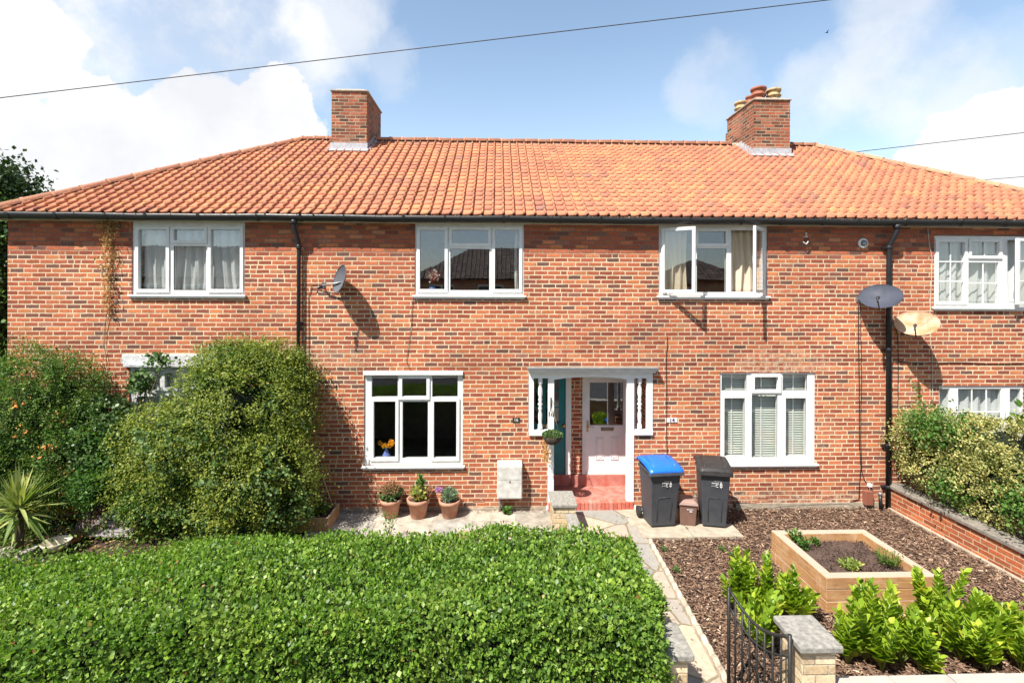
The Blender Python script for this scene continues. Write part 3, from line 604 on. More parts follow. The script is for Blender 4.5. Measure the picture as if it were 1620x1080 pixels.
for i in range(segs):
    for j in range(2*n): gb.f.append((k0+i*2*n+j, k0+i*2*n+(j+1) % (2*n), k0+(i+1)*2*n+(j+1) % (2*n), k0+(i+1)*2*n+j)); gb.sm.append(True)
x = gx0+.4; rr = random.Random(4)
while x < gx1:     # joints and brackets
    w = rr.choice([.03, .05]); pts = [(GY+(gr+.006)*math.cos(math.pi+math.pi*j/8), GZ+(gr*GV+.006)*math.sin(math.pi+math.pi*j/8)) for j in range(9)]
    for j in range(8): gb.poly([(x, *pts[j]), (x+w, *pts[j]), (x+w, *pts[j+1]), (x, *pts[j+1])], True)
    x += rr.uniform(.6, 1.05)
gb.tube([(XL-.17, -.1, GZ-.02), (XL-.17, YB, GZ-.02)], .05, 8)
gb.build('gutter', M['gutter'], house, fix=False)
# moss and dirt line in the gutter
P = np.stack([RNG.uniform(gx0, gx1, 2600), RNG.normal(GY, .022, 2600), np.full(2600, GZ-.004)+RNG.uniform(0, .012, 2600)], 1)
scatter('gutter_debris', P, unit(RNG.normal(size=(2600, 3))*[1, 1, .3]), rv(2600), RNG.uniform(.015, .04, 2600), CHIP, M['mulch'], house)
# ---- roof
def bmesh_clip(me_verts, me_faces, planes):
    bm = bmesh.new(); vs = [bm.verts.new(v) for v in me_verts]
    for f in me_faces: bm.faces.new([vs[i] for i in f])
    for co, no in planes:
        bmesh.ops.bisect_plane(bm, geom=bm.verts[:]+bm.edges[:]+bm.faces[:], plane_co=co, plane_no=no, clear_outer=True, dist=1e-5)
    bm.verts.index_update(); return [tuple(v.co) for v in bm.verts], [tuple(v.index for v in f.verts) for f in bm.faces]
def tiles(o, sdir, udir, smin, smax, ulen, cover=.179, gauge=.216, seed=1):
    """interlocking single roll tiles on the plane o + s*sdir + u*udir"""
    o = Vector(o); s = Vector(sdir).normalized(); u = Vector(udir).normalized(); nn = s.cross(u).normalized()
    if nn.z < 0: nn = -nn
    rr = random.Random(seed); V = []; Fc = []
    prof = [(0, -.010), (.03, .0), (.66, .0), (.70, .006), (.75, .030), (.81, .042), (.87, .038), (.925, .016), (.96, -.010)]
    nr = int(ulen/gauge)+1; nc = int((smax-smin)/cover)+1
    for r in range(nr):
        for c in range(nc):
            s0 = smin+c*cover; u0 = r*gauge; jl = rr.uniform(-.003, .003); ju = rr.uniform(-.008, .008); js = rr.uniform(-.003, .003); tw = rr.uniform(-.004, .004)
            if rr.random() < .06: ju -= rr.uniform(.008, .035); tw *= 4; jl += rr.uniform(0, .006)
            k = len(V); u1 = min(u0+gauge+.03, ulen+.05); th = .026
            for (uu, lift) in ((u0+ju, th+jl), (u1, .002)):
                for a, hh in prof: V.append(tuple(o+s*(s0+a*(cover+.004)+js)+u*(uu+(a-.5)*tw*3)+nn*(lift+hh+(a-.5)*tw)))
            for a, hh in prof: V.append(tuple(o+s*(s0+a*(cover+.004)+js)+u*(u0+ju+.004)+nn*(hh*.75-.006)))
            m = len(prof)
            for i in range(m-1):
                Fc.append((k+i, k+i+1, k+m+i+1, k+m+i)); Fc.append((k+2*m+i, k+2*m+i+1, k+i+1, k+i))
            Fc.append((k+m-1, k+2*m+m-1, k+2*m-1))
    return V, Fc
EYo = EY-.0; ev = Vector((0, EYo, EZ)); CL = Vector((XL-.19, EYo, EZ)); CR = Vector((XR+.19, EYo, EZ)); RLp = Vector((RL.x, YR, ZR)); RRp = Vector((RR_.x, YR, ZR))
up = (Vector((0, YR, ZR))-ev); ul = up.length
V, Fc = tiles((0, EYo, EZ), (1, 0, 0), up, CL.x-.1, CR.x+.1, ul-.02)
hl = (RLp-CL); hr = (RRp-CR)
nL = Vector((-hl.y, hl.x, 0)).normalized(); nL = nL if nL.x < 0 else -nL
nR = Vector((-hr.y, hr.x, 0)).normalized(); nR = nR if nR.x > 0 else -nR
V, Fc = bmesh_clip(V, Fc, [(CL, nL), (CR, nR)])
me = bpy.data.meshes.new('roof'); me.from_pydata(V, [], Fc); me.materials.append(M['tile']); roof = bpy.data.objects.new('roof', me); COL.objects.link(roof); roof.parent = house
me.polygons.foreach_set('use_smooth', [True]*len(me.polygons))
CLb = Vector((CL.x, YB+.2, EZ)); CRb = Vector((CR.x, YB+.2, EZ))
for (a, b, c, nm) in ((CL, CLb, RLp, 'left'), (CR, CRb, RRp, 'right')):      # hip ends
    sd_ = (b-a).normalized(); m0 = (a+b)/2; m0 = Vector((a.x, YR, EZ)); uu = c-m0
    V, Fc = tiles(m0, sd_, uu, -4.2, 4.2, uu.length-.02, seed=5)
    pn = nL if nm == 'left' else nR; h2 = c-b; pn2 = Vector((-h2.y, h2.x, 0)).normalized(); pn2 = pn2 if pn2.y > 0 else -pn2
    V, Fc = bmesh_clip(V, Fc, [(a, -pn), (b, pn2)])
    me = bpy.data.meshes.new('hip_slope'); me.from_pydata(V, [], Fc); me.materials.append(M['tile']); o = bpy.data.objects.new('hip_slope', me); COL.objects.link(o); o.parent = house
db = MB(); dz = Vector((0, 0, -.03))   # solid roof under the tiles
db.poly([CL+dz, CR+dz, RRp+dz, RLp+dz]); db.poly([CR+dz, CRb+dz, RRp+dz]); db.poly([CRb+dz, CLb+dz, RLp+dz, RRp+dz]); db.poly([CLb+dz, CL+dz, RLp+dz]); db.poly([CL+dz, CLb+dz, CRb+dz, CR+dz])
db.build('roof_deck', M['tile'], house)
def ridge_run(mb, A, B, rad, seg, skip=(), seed=0):
    A = Vector(A); B = Vector(B); L = (B-A).length; d = (B-A)/L; side = d.cross(Vector((0, 0, 1))).normalized(); upv = side.cross(d); rr = random.Random(seed); n = int(L/seg)
    for i in range(n+1):
        t0 = i*seg; t1 = min(t0+seg-.006, L)
        if t1 <= t0: continue
        mid = (A+d*(t0+t1)/2)
        if any(a < mid.x < b for a, b in skip): continue
        k = len(mb.v); h = rr.uniform(-.006, .006)
        for t, r_ in ((t0, rad+.010), (t0+.05, rad+.010), (t0+.055, rad), (t1, rad-.002), (t1, rad-.02), (t0, rad-.015)):
            for j in range(9): a = math.pi*j/8; mb.v.append(tuple(A+d*t+side*math.cos(a)*r_+upv*(math.sin(a)*r_*.82-.03+h)))
        for q in range(5):
            for j in range(8): mb.f.append((k+q*9+j, k+q*9+j+1, k+(q+1)*9+j+1, k+(q+1)*9+j)); mb.sm.append(q in (0, 2))
LCX0, LCX1 = W(526, 230, 3).x, W(581.5, 230, 3).x; RCX0, RCX1 = W(1190, 230, 3).x, W(1247, 230, 3).x
rb = MB(); up3 = Vector((0, 0, .035))
ridge_run(rb, RLp+up3, RRp+up3, .115, .30, [(LCX0-.1, LCX1+.1), (RCX0-.1, RCX1+.1)], 1)
rb.build('ridge_tiles', M['ridge'], house, fix=False)
for i, (a, b) in enumerate(((CL, RLp), (CR, RRp), (CLb, RLp), (CRb, RRp))): rb = MB(); ridge_run(rb, a+up3, b+up3, .105, .42, (), 2+i); rb.build('hip_tiles', M['ridge'], house, fix=False)
mb = MB()
for A, B in ((RLp, RRp), (CL, RLp), (CR, RRp)):   # bedding mortar under the ridge and hips
    d = (B-A).normalized(); s_ = d.cross(Vector((0, 0, 1))).normalized()*.10
    for q in (s_, -s_): mb.poly([A+q-Vector((0, 0, .05)), B+q-Vector((0, 0, .05)), B+Vector((0, 0, .07)), A+Vector((0, 0, .07))])
mb.build('ridge_bedding', M['mortar'], house)
# ---- chimneys
def roofz(y): return EZ+(y-EYo)*(ZR-EZ)/(YR-EYo)
def chimney(x0, x1, ztop_px, pots, side):
    yf = 2.93; z1 = W(ztop_px[0], ztop_px[1], yf).z; yb = yf+1.35
    c = MB(); c.box((x0, yf, 5.6), (x1, yb, z1-.30)); c.box((x0-.0, yf-.0, z1-.2999), (x1, yb+.0, z1-.06))
    c.box((x0+.06, yb-.02, 5.6), (x1-.06, yb+.22, z1-.35))
    ch = c.build('chimney', M['brick_chimney'], house)
    k = MB(); k.box((x0-.03, yf-.03, z1-.059), (x1+.03, yb+.03, z1-.025)); 
    k.frust((x0-.01, yf-.01, x1+.01, yb+.01), (x0+.12, yf+.12, x1-.12, yb-.12), z1-.0245, z1+.05); k.build('flaunching', M['mortar'], ch, bevel=.01)
    f = MB(); zf = roofz(yf); f.box((x0-.022, yf-.026, zf-.05), (x1+.022, yf-.0015, zf+.17)); 
    f.poly([(x0-.06, yf-.03, roofz(yf-.03)+.05), (x1+.06, yf-.03, roofz(yf-.03)+.05), (x1+.08, yf-.16, roofz(yf-.16)+.055), (x0-.08, yf-.16, roofz(yf-.16)+.055)])
    n = 6
    for sx, xx in ((-1, x0), (1, x1)):
        for i in range(n):
            ya = yf+i*.11; f.box((min(xx+sx*.0015, xx+sx*.014), ya, roofz(ya)-.02), (max(xx+sx*.0015, xx+sx*.014), ya+.112, roofz(ya)+.16))
            f.box((min(xx+sx*.0015, xx+sx*.10), ya, roofz(ya)+.0), (max(xx+sx*.0015, xx+sx*.10), ya+.112, roofz(ya)+.065))
    f.build('flashing', M['lead'], ch)
    for (px, py, r, h, m) in pots:
        p = MB(); z = z1-.0
        p.lathe([(r*1.12, 0), (r*1.1, .05), (r*.9, .07), (r*.92, h*.42), (r*1.15, h*.44), (r*1.15, h*.54), (r*.95, h*.57), (r*1.0, h*.82), (r*1.16, h*.84), (r*1.16, h), (r*.85, h), (r*.82, h*.6)], (px, py, z), 16)
        pt = p.build('chimney_pot', m, ch); q = MB(); q.lathe([(r*.8, 0), (r*.8, .01)], (px, py, z+h*.6), 16); q.build('flue', M['dark_hole'], pt)
    return ch
chimney(LCX0, LCX1, (555, 141), [], 1)
cx = (RCX0+RCX1)/2
chimney(RCX0, RCX1, (1215, 155), [(cx-.17, 3.22, .155, .34, M['pot_red']), (cx+.20, 3.22, .145, .31, M['pot_yellow']), (cx-.16, 3.62, .10, .30, M['pot_red']), (cx-.17, 4.05, .15, .32, M['pot_yellow'])], -1)
lb = MB()
for (px, py) in ((LCX0+.28, 3.2), (LCX1-.22, 3.25)): lb.lathe([(.17, -.02), (.16, .03), (.10, .06), (.02, .07)], (px, py, W(555, 141, 2.93).z), 12)
lb.build('capped_flue', M['mortar'], house)
# ---- porch
pw = MB(); yR = .76; rx0 = PX0-.12; rx1 = PX1+.02; zt = PZ1-.11
fl = .14
pbk = MB(); d1a, d1b = W(903, 660, yR).x, W(920.5, 660, yR).x
bx = W(1001, 660, yR).x+.0
pbk.box((d1a+.001, yR-.04, -.1), (d1b-.001, yR+.029, zt+.2)); pbk.box((bx+.055, yR-.0, -.1), (rx1+.2, yR+.029, zt+.2))
pbk.box((rx1, .2405, -.1), (rx1+.2, yR-.0005, zt+.2)); pbk.box((rx0-.2, .2405, -.1), (rx0, yR+.0295, zt+.2))
c = MB(); c.box((rx0-.2, .05, zt+.09), (rx1+.2, yR+.2, zt+.12)); c.build('porch_ceiling', M['white_paint'], house)
s = MB(); s.box((DX0+.001, -.02, -.12), (DX1-.001, .24, fl-.004)); s.box((rx0, .2401, -.12), (rx1, yR, fl-.004)); s.box((d1a-.0, yR-.16-.0, fl-.004), (rx1-.001, yR-.0405, fl+.0)); 
step = s.build('porch_step', M['redfloor'], house, bevel=.012)
th = MB(); th.box((W(903, 700, yR).x+.001, yR-.075, fl-.003), (bx+.05, yR-.0405, fl+.21)); th.box((d1b+.002, yR-.0404, fl-.003), (bx+.05, yR+.0295, fl+.21)); th.box((rx0+.001, yR-.06, fl-.003), (d1a, yR+.0295, fl+.21)); th.build('threshold', M['redfloor'], house, bevel=.006)
e = MB(); nb = 21
for i in range(nb):
    a = DX0+.004+(DX1-DX0-.008)*i/nb; b = DX0+.004+(DX1-DX0-.008)*(i+1)/nb-.006; e.box((a, -.052, -.1), (b, .085, fl+.003+.002*math.sin(i*3.)))
e.build('step_edge', islandmat('red_step_brick', [(0, (.42, .10, .07)), (.6, (.55, .16, .11)), (1, (.52, .24, .19))], .6, .002, 50), house, bevel=.008)
# white timber frame
f = MB(); a0, a1, a2, a3, a4, a5 = WX(837), WX(845), WX(867.5), WX(877), WX(992), WX(1003.5)
a6, a7 = WX(1023.5), WX(1033); zs0, zs1 = WZ(850, 688), WZ(850, 680); zl = WZ(935, 597)
plate(f, a0+.001, a3, zs0, PZ1-.002, [(a1, a2, zs1, WZ(855, 598))], -.012, .05)
plate(f, a4, a7-.001, zs0, PZ1-.002, [(a5, a6, zs1, WZ(1013, 598))], -.012, .05)
f.box((a2, -.0125, -.01), (a3, .07, zs0-.0005)); f.box((a4, -.0125, -.01), (a5, .07, zs0-.0005))
f.box((a2-.025, -.035, -.1), (a3+.015, .075, .075)); f.box((a4-.015, -.035, -.1), (a5+.03, .075, .075))
f.box((a0-.0, -.04, zs0-.0), (a2-.001, -.0125, zs1-.01)); f.box((a5+.001, -.04, zs0), (a7, -.0125, zs1-.01))
# slightly arched lintel
n = 16; zA = zl; yF, yBk = -.012, .05
for i in range(n):
    xa = a3+(a4-a3)*i/n; xb = a3+(a4-a3)*(i+1)/n
    za = zA-.045*(abs(i/n-.5)*2)**2.5+.01; zb_ = zA-.045*(abs((i+1)/n-.5)*2)**2.5+.01
    f.poly([(xa, yF, za), (xb, yF, zb_), (xb, yF, PZ1-.002), (xa, yF, PZ1-.002)]); f.poly([(xa, yF, za), (xa, yBk, za), (xb, yBk, zb_), (xb, yF, zb_)]); f.poly([(xa, yBk, za), (xa, yBk, PZ1-.002), (xb, yBk, PZ1-.002), (xb, yBk, zb_)])
pf = f.build('porch_frame', M['white_paint'], house, bevel=.003)
for (bxx, z0_, z1_) in ((WX(855.5), zs1, WZ(855, 598)), (WX(1013), zs1, WZ(1013, 598))):
    h = z1_-z0_; pr = [(.0, .036), (.07, .036), (.071, .028), (.10, .038), (.13, .022), (.2, .03), (.3, .032), (.38, .02), (.42, .034), (.45, .018), (.5, .040), (.54, .018), (.58, .034), (.62, .022), (.7, .036), (.8, .032), (.88, .022), (.9, .036), (.93, .036), (.931, .034), (1, .034)]
    b = MB(); b.lathe([(r_*1.12, t*h) for t, r_ in pr], (bxx, .02, z0_), 14); b.build('baluster', M['white_paint'], pf)
cn = MB(); ca, cb = WX(835), WX(1038); cz = WZ(935, 589); 
cn.box((ca+.02, -.075, cz), (cb-.02, .0-.001, cz+.03)); cn.box((ca+.01, -.10, cz+.0305), (cb-.01, -.001, cz+.06)); cn.box((ca-.005, -.13, cz+.0605), (cb+.005, -.001, cz+.08))
can = cn.build('porch_cornice', mat('grey_white_paint', (.74, .74, .74), .5, .1, 8), house, bevel=.004)
l = MB(); l.box((ca-.015, -.145, cz+.081), (cb+.015, .004, cz+.094)); l.build('lead_cover', mat('dark_lead', (.2, .2, .21), .7, .2, 10), can, bevel=.004)
# teal door (left) and pale door (right)
def zb(px, py): return W(px, py, yR).z
tx0, tx1 = rx0+.03, W(894, 660, yR).x; tz0 = fl+.211; tz1 = zt+.06
t = MB(); g1 = (tx0+.13, tx0+.40, tz0+.95, tz1-.12); g2 = (tx0+.46, tx1-.12, tz0+.95, tz1-.12)
plate(t, tx0, tx1, tz0, tz1, [g1, g2], yR-.03, yR+.01)
for a, b in ((tx0+.13, tx0+.40), (tx0+.46, tx1-.12)): t.box((a, yR-.037, tz0+.15), (b, yR-.0305, tz0+.72))
td = t.build('door', M['teal'], house, bevel=.004); tag(td, 'teal blue front door with glazed upper panels')
for q in (g1, g2):
    gg = MB(); gg.box((q[0], yR-.012, q[2]), (q[1], yR-.006, q[3])); gg.build('pane', M['glass_low'], td)
    for z in (.33, .66): zz = q[2]+(q[3]-q[2])*z; bb = MB(); bb.box((q[0], yR-.026, zz-.009), (q[1], yR-.013, zz+.009)); bb.build('glazing_bar', M['teal'], td)
hb = MB(); hx = W(891, 672, yR).x; hz = zb(891, 672); hb.box((hx-.03, yR-.036, hz-.03), (hx+.012, yR-.0305, hz+.03)); hb.tube([(hx, yR-.036, hz), (hx, yR-.07, hz)], .012, 8); hb.lathe([(.01, 0), (.028, .01), (.028, .03), (.01, .04)], (hx, yR-.1, hz), 12, 'y'); hb.build('door_knob', M['brass'], td)
lx = W(862, 676, yR).x; hb = MB(); hb.box((lx-.12, yR-.038, hz-.03), (lx+.12, yR-.0305, hz+.02)); hb.build('letter_plate', M['brass'], td)
fr = MB(); fr.box((tx1+.001, yR-.075, tz0-.0), (d1a, yR+.0295, tz1+.06)); fr.box((tx0-.03, yR-.074, tz1+.0), (tx1, yR+.0295, tz1+.06)); fr.build('door_frame', M['white_paint'], house, bevel=.006)
px0, px1 = W(926, 660, yR).x, bx; pz0, pz1 = W(960, 745.5, yR).z, W(960, 600, yR).z
fr = MB(); plate(fr, d1b+.001, bx+.054, fl+.211, pz1+.12, [(px0, px1, pz0, pz1)], yR-.055, yR+.0295); fr.build('door_frame', M['upvc'], house, bevel=.005)
gq = (W(932, 640, yR).x, W(985.5, 640, yR).x, zb(960, 672), zb(960, 604))
d = MB(); plate(d, px0+.003, px1-.003, pz0+.003, pz1-.003, [gq], yR-.03, yR+.015)
for (xa, xb) in ((942, 954.5), (965.5, 977.5)):
    X0, X1, Z0, Z1 = W(xa, 700, yR).x, W(xb, 700, yR).x, zb(960, 726), zb(960, 690)
    for q in ((0, 0, X1-X0, .012), (0, Z1-Z0-.012, X1-X0, Z1-Z0), (0, .0125, .012, Z1-Z0-.0125), (X1-X0-.012, .0125, X1-X0, Z1-Z0-.0125)): d.box((X0+q[0], yR-.042, Z0+q[1]), (X0+q[2], yR-.0305, Z0+q[3]))
    d.box((X0+.03, yR-.038, Z0+.03), (X1-.03, yR-.0305, Z1-.03))
dd = d.build('door', M['door_white'], house, bevel=.004); tag(dd, 'pale white front door with large glass pane')
g = MB(); g.box((gq[0], yR-.01, gq[2]), (gq[1], yR-.004, gq[3])); g.build('pane', M['glass'], dd)
g = MB(); plate(g, gq[0]-.012, gq[1]+.012, gq[2]-.012, gq[3]+.012, [(gq[0]+.004, gq[1]-.004, gq[2]+.004, gq[3]-.004)], yR-.036, yR-.0305); g.build('glazing_bead', M['door_white'], dd)
g = MB(); g.box((W(950, 677, yR).x, yR-.045, zb(960, 680)), (W(970, 677, yR).x, yR-.0305, zb(960, 675))); g.build('letter_box', mat('satin_chrome', (.32, .26, .2), .35, .2, 20, metal=.8), dd)
g = MB(); hx = W(929, 672, yR).x; g.box((hx-.015, yR-.045, zb(929, 682)), (hx+.015, yR-.0305, zb(929, 664))); g.tube([(hx, yR-.05, zb(929, 673)), (hx, yR-.085, zb(929, 673)), (hx+.10, yR-.09, zb(929, 673))], .009, 8); g.build('handle', M['brass'], dd)
plate(pbk, rx0-.2, rx1+.25, -.1, zt+.25, [(q[0]-.02, q[1]+.02, q[2]-.02, q[3]+.02) for q in (g1, g2, gq)], yR+.03, yR+.2)   # the glass looks into the halls
pbk.build('porch_wall', M['brick'], house)
# ---- downpipes
def pipe(mb, pts, r): mb.tube(pts, r, 12)
dp = MB(); x = WX(475); zt2 = GZ-.10
pipe(dp, [(WX(464.5, -.185), GY, zt2+.03), (WX(464.5, -.185), GY, zt2-.09), (x, -.075, WZ(475, 385)), (x, -.065, WZ(475, 400)), (x, -.065, 0)], .034)
dp.lathe([(.045, 0), (.052, .01), (.052, .06), (.04, .075)], (WX(464.5, -.185), GY, zt2-.055), 14); dp.lathe([(.042, 0), (.045, .01), (.045, .07), (.04, .075)], (x, -.065, WZ(475, 392)-.03), 14)
for z in (3.2, 1.7): dp.box((x-.055, -.06, z), (x+.055, -.001, z+.03))
dp.build('downpipe', M['black_pipe'], house)
dp = MB(); x = WX(1401); xt = WX(1419, -.185)
pipe(dp, [(xt, GY, zt2+.03), (xt, GY, zt2-.09), (x, -.085, WZ(1400, 388)), (x, -.075, WZ(1400, 405)), (x, -.075, 0)], .042)
dp.lathe([(.052, 0), (.06, .01), (.06, .06), (.045, .075)], (xt, GY, zt2-.055), 14)
for z in (WZ(1400, 395), WZ(1400, 555), WZ(1400, 705), .35): dp.lathe([(.048, 0), (.054, .008), (.054, .05), (.048, .06)], (x, -.075, z), 14); dp.box((x-.085, -.055, z+.01), (x+.085, -.001, z+.035))
dp.build('downpipe', mat('tarred_iron_pipe', (.022, .022, .026), .45, .3, 12, bmp=.003), house)
# ------------------------------------------------------------------ ground, paths, street
def struct(mb, name, m): return tag(mb.build(name, m), kind='structure')
g = MB(); g.box((-300, -300, -.5), (300, 300, -.06)); struct(g, 'ground', M['grassbase'])
BY = -4.62      # front boundary line
g = MB(); g.box((-15, -7.2, -.0599), (15, BY-.02, -.045)); struct(g, 'pavement', M['paving'])
g = MB(); g.box((-60, -13.4, -.0598), (60, -7.36, -.052)); struct(g, 'road', M['asphalt'])
g = MB(); g.box((-60, -7.36, -.0597), (60, -7.2005, -.02)); g.box((-60, -13.55, -.0597), (60, -13.4005, -.02)); struct(g, 'kerb', M['concrete'])
g = MB(); g.box((-60, -15.6, -.0599), (60, -13.551, -.045)); struct(g, 'far_pavement', M['paving'])
KX0, KX1 = G(1030, 856, .08), G(1152, 1078, .08)      # kerb line of the path
PLX = WX(870)+.04
def kx(y): return KX0.x+(y-KX0.y)*(KX1.x-KX0.x)/(KX1.y-KX0.y)
# left garden soil, terrace slabs, path, mulch bed, bin slabs, right neighbour's soil
def grid_sheet(name, m, x0, x1, y0, y1, z, amp, step=.08, fx=None):
    nx, ny = int((x1-x0)/step)+1, int((y1-y0)/step)+1; mb = MB(); 
    for j in range(ny+1):
        for i in range(nx+1):
            x = x0+(x1-x0)*i/nx; y = y0+(y1-y0)*j/ny
            if fx: x = max(x, fx(y))
            mb.v.append((x, y, z+amp*(math.sin(x*5+y*3)+math.sin(x*11-y*7+1)+math.sin(y*17+x*13))/3))
    for j in range(ny):
        for i in range(nx): a = j*(nx+1)+i; mb.f.append((a, a+1, a+nx+2, a+nx+1)); mb.sm.append(True)
    return struct(mb, name, m)
GX = WX(512)
grid_sheet('garden_soil', M['soil'], -9.5, GX-.01, BY, -.0, -.02, .03, .12)
WALLX = W(1400, 790, 0).x+.02      # dividing wall, left face
grid_sheet('neighbour_soil', M['soil'], WALLX+.2, 15, BY, 0, .06, .02, .15)
MZ = .0
grid_sheet('mulch_ground', mat('mulch_base', (.075, .042, .028), .95, .3, 30, c2=(.03, .018, .012), bmp=.02), KX1.x-.2, WALLX+.03, BY, -.02, MZ-.012, .015, .06, kx)
# concrete apron in front of the left half
ap = MB(); y1 = -.9; xs = [GX, WX(600), WX(690), WX(745), WX(815), WX(868)+.05]
for i in range(len(xs)-1):
    for (ya, yb_, q) in ((-.0, -.42, 0), (-.4215, -1.0, .06)): ap.box((xs[i]+.001+q*(i > 0), yb_, -.08), (xs[i+1]-.001+q*(i < len(xs)-2), ya, .012+.004*math.sin(i*3+q*40)))
struct(ap, 'terrace_slabs', islandmat('terrace_concrete', [(0, (.22, .20, .17)), (.4, (.33, .29, .235)), (.7, (.26, .25, .225)), (1, (.40, .345, .27))], .9, .004, 40, mott=.42, ms=4.5))
g = MB(); a = G(757, 830); g.box((G(727, 833).x, -1.0+.03, .0), (G(752, 833).x, -1.0+.24, .022)); struct(g, 'clay_paver', M['terracotta'])
p = MB(); yy = [-.053]+list(np.linspace(-.7, BY-1.2, 14))
for i in range(len(yy)-1):
    p.poly([(PLX, yy[i+1], .014), (kx(yy[i+1])-.0, yy[i+1], .014), (kx(yy[i]) if i else WX(1012), yy[i], .014), (PLX, yy[i], .014)])
    p.poly([(PLX, yy[i+1], -.06), (PLX, yy[i+1], .014), (PLX, yy[i], .014), (PLX, yy[i], -.06)])
struct(p, 'garden_path', M['crazy'])
sl = MB(); bins_y0 = G(1100, 852).y; sx0 = G(1016, 850).x; sx1 = G(1176, 850).x
cuts = [sx0, G(1070, 850).x, G(1101, 850).x, sx1]
sl.box((sx0, bins_y0, -.05), (sx0+(sx1-sx0)*.5-.006, bins_y0+.40, .026)); sl.box((sx0+(sx1-sx0)*.5+.002, bins_y0, -.05), (sx1, bins_y0+.42, .030)); sl.box((sx0-.08, bins_y0+.406, -.05), (sx1-.35, -.03, .022)); 
sl = struct(sl, 'bin_slabs', M['slab'])
# edging of the path: concrete rope-top edging pieces
ed = MB(); L = (KX0-KX1).length; d = (KX0-KX1).normalized(); sd_ = Vector((d.y, -d.x, 0)); n = int(L/.16)
for i in range(n+3):
    a = KX1+d*(i*.16-.35); a.z = 0; k = len(ed.v); prof = []
    for q in range(7):
        t = q/6; h = .075+.030*abs(math.sin(math.pi*(t+.5)*1))+.004*math.sin(i*5.)
        for s_, z in ((-.028, -.05), (-.03, h*.8), (-.012, h), (.016, h), (.032, h*.8), (.03, -.05)): ed.v.append(tuple(a+d*(t*.155)+sd_*s_+Vector((0, 0, z))))
    for q in range(6):
        for j in range(5): ed.f.append((k+q*6+j, k+q*6+j+1, k+(q+1)*6+j+1, k+(q+1)*6+j)); ed.sm.append(False)
    ed.poly([ed.v[k+j] for j in range(6)]); ed.poly([ed.v[k+36+j] for j in range(6)])
struct(ed, 'path_edging', islandmat('edging_concrete', [(0, (.36, .30, .23)), (1, (.47, .40, .31))], .9, .005, 40, mott=.3, ms=12))
# bark chips
n = 48000; x = RNG.uniform(KX1.x, WALLX-.01, n); y = BY*RNG.uniform(0, 1, n)**.9; ok = (x > np.array([kx(q) for q in y])+.05)
RBED = [G(1214, 836, .42), G(1352, 840, .42), G(1475, 905, .42), G(1312, 906, .42)]
bx0, bx1 = (RBED[0].x+RBED[3].x)/2-.03, (RBED[1].x+RBED[2].x)/2+.09; by0 = G(1390, 912, .42).y; by1 = G(1280, 837, .42).y
ok &= ~((x > bx0+.02) & (x < bx1-.02) & (y > by0+.02) & (y < by1-.02)); ok &= ~((y > bins_y0-.0) & (x < sx1) & (RNG.uniform(size=n) > .012))
P = np.stack([x, y, MZ+.0+RNG.uniform(-.01, .022, n)], 1)[ok]; P[:, 2] += np.where((P[:, 1] > bins_y0) & (P[:, 0] < sx1), .03, 0); k = len(P)
D = RNG.normal(size=(k, 3))*[1, 1, .22]; N = rv(k)*.5+[0, 0, 1]
ch = scatter('bark_mulch', P, D, N, RNG.uniform(.012, .055, k), CHIP, M['mulch'], None, .9, sm=False); tag(ch, 'brown bark chips covering the right hand garden', 'mulch', kind='stuff')
# fallen leaves, twigs and little weeds on the left garden floor
n = 3000; P = np.stack([RNG.uniform(-8.6, GX, n), RNG.uniform(-3.6, -.2, n), RNG.uniform(.0, .05, n)], 1)
sc = scatter('leaf_litter', P, RNG.normal(size=(n, 3))*[1, 1, .2], rv(n)*.4+[0, 0, 1], RNG.uniform(.03, .06, n), DIA, M['dry']); tag(sc, 'dry brown fallen leaves on the shaded soil of the left garden', 'leaf litter', kind='stuff')
n = 16000; cx_ = RNG.uniform(-8.8, GX-.3, 500); cy_ = RNG.uniform(-3.9, -.4, 500); k = RNG.integers(0, 500, n)
P = np.stack([cx_[k]+RNG.normal(0, .10, n), np.clip(cy_[k]+RNG.normal(0, .10, n), -9, -.1), np.abs(RNG.normal(0, .10, n))+.01], 1)
kk = 900; xx = np.concatenate([RNG.uniform(GX, PLX, kk), RNG.uniform(PLX, 2.2, kk//2)]); yy2 = np.concatenate([-np.abs(RNG.normal(0, .07, kk))*1.0, RNG.uniform(-4.4, -.2, kk//2)])
sc2 = scatter('path_litter', np.stack([xx, yy2, np.full(len(xx), .026)], 1), RNG.normal(size=(len(xx), 3))*[1, 1, .15], rv(len(xx))*.3+[0, 0, 1], RNG.uniform(.008, .03, len(xx)), CHIP, M['mulch'], None, .8); tag(sc2, 'crumbs of bark and dry bits scattered on the paving', 'litter', kind='stuff')
sc = scatter('ground_cover', P, rv(n)+[0, 0, .7], rv(n)*.5+[0, 0, 1], RNG.uniform(.03, .07, n), DIA, M['leaf_fine']); tag(sc, 'low green weeds growing over the left garden floor', 'ground cover', kind='stuff')
n = 14000; P = np.stack([RNG.uniform(WALLX+.25, 12, n), RNG.uniform(-4.4, -2.6, n), np.full(n, .06)], 1)
sc = scatter('grass', P, rv(n)*.4+[0, 0, 1], rv(n), RNG.uniform(.04, .09, n), SLIM, M['leaf_green']); tag(sc, 'short green grass beyond the brick dividing wall', 'grass', kind='stuff')
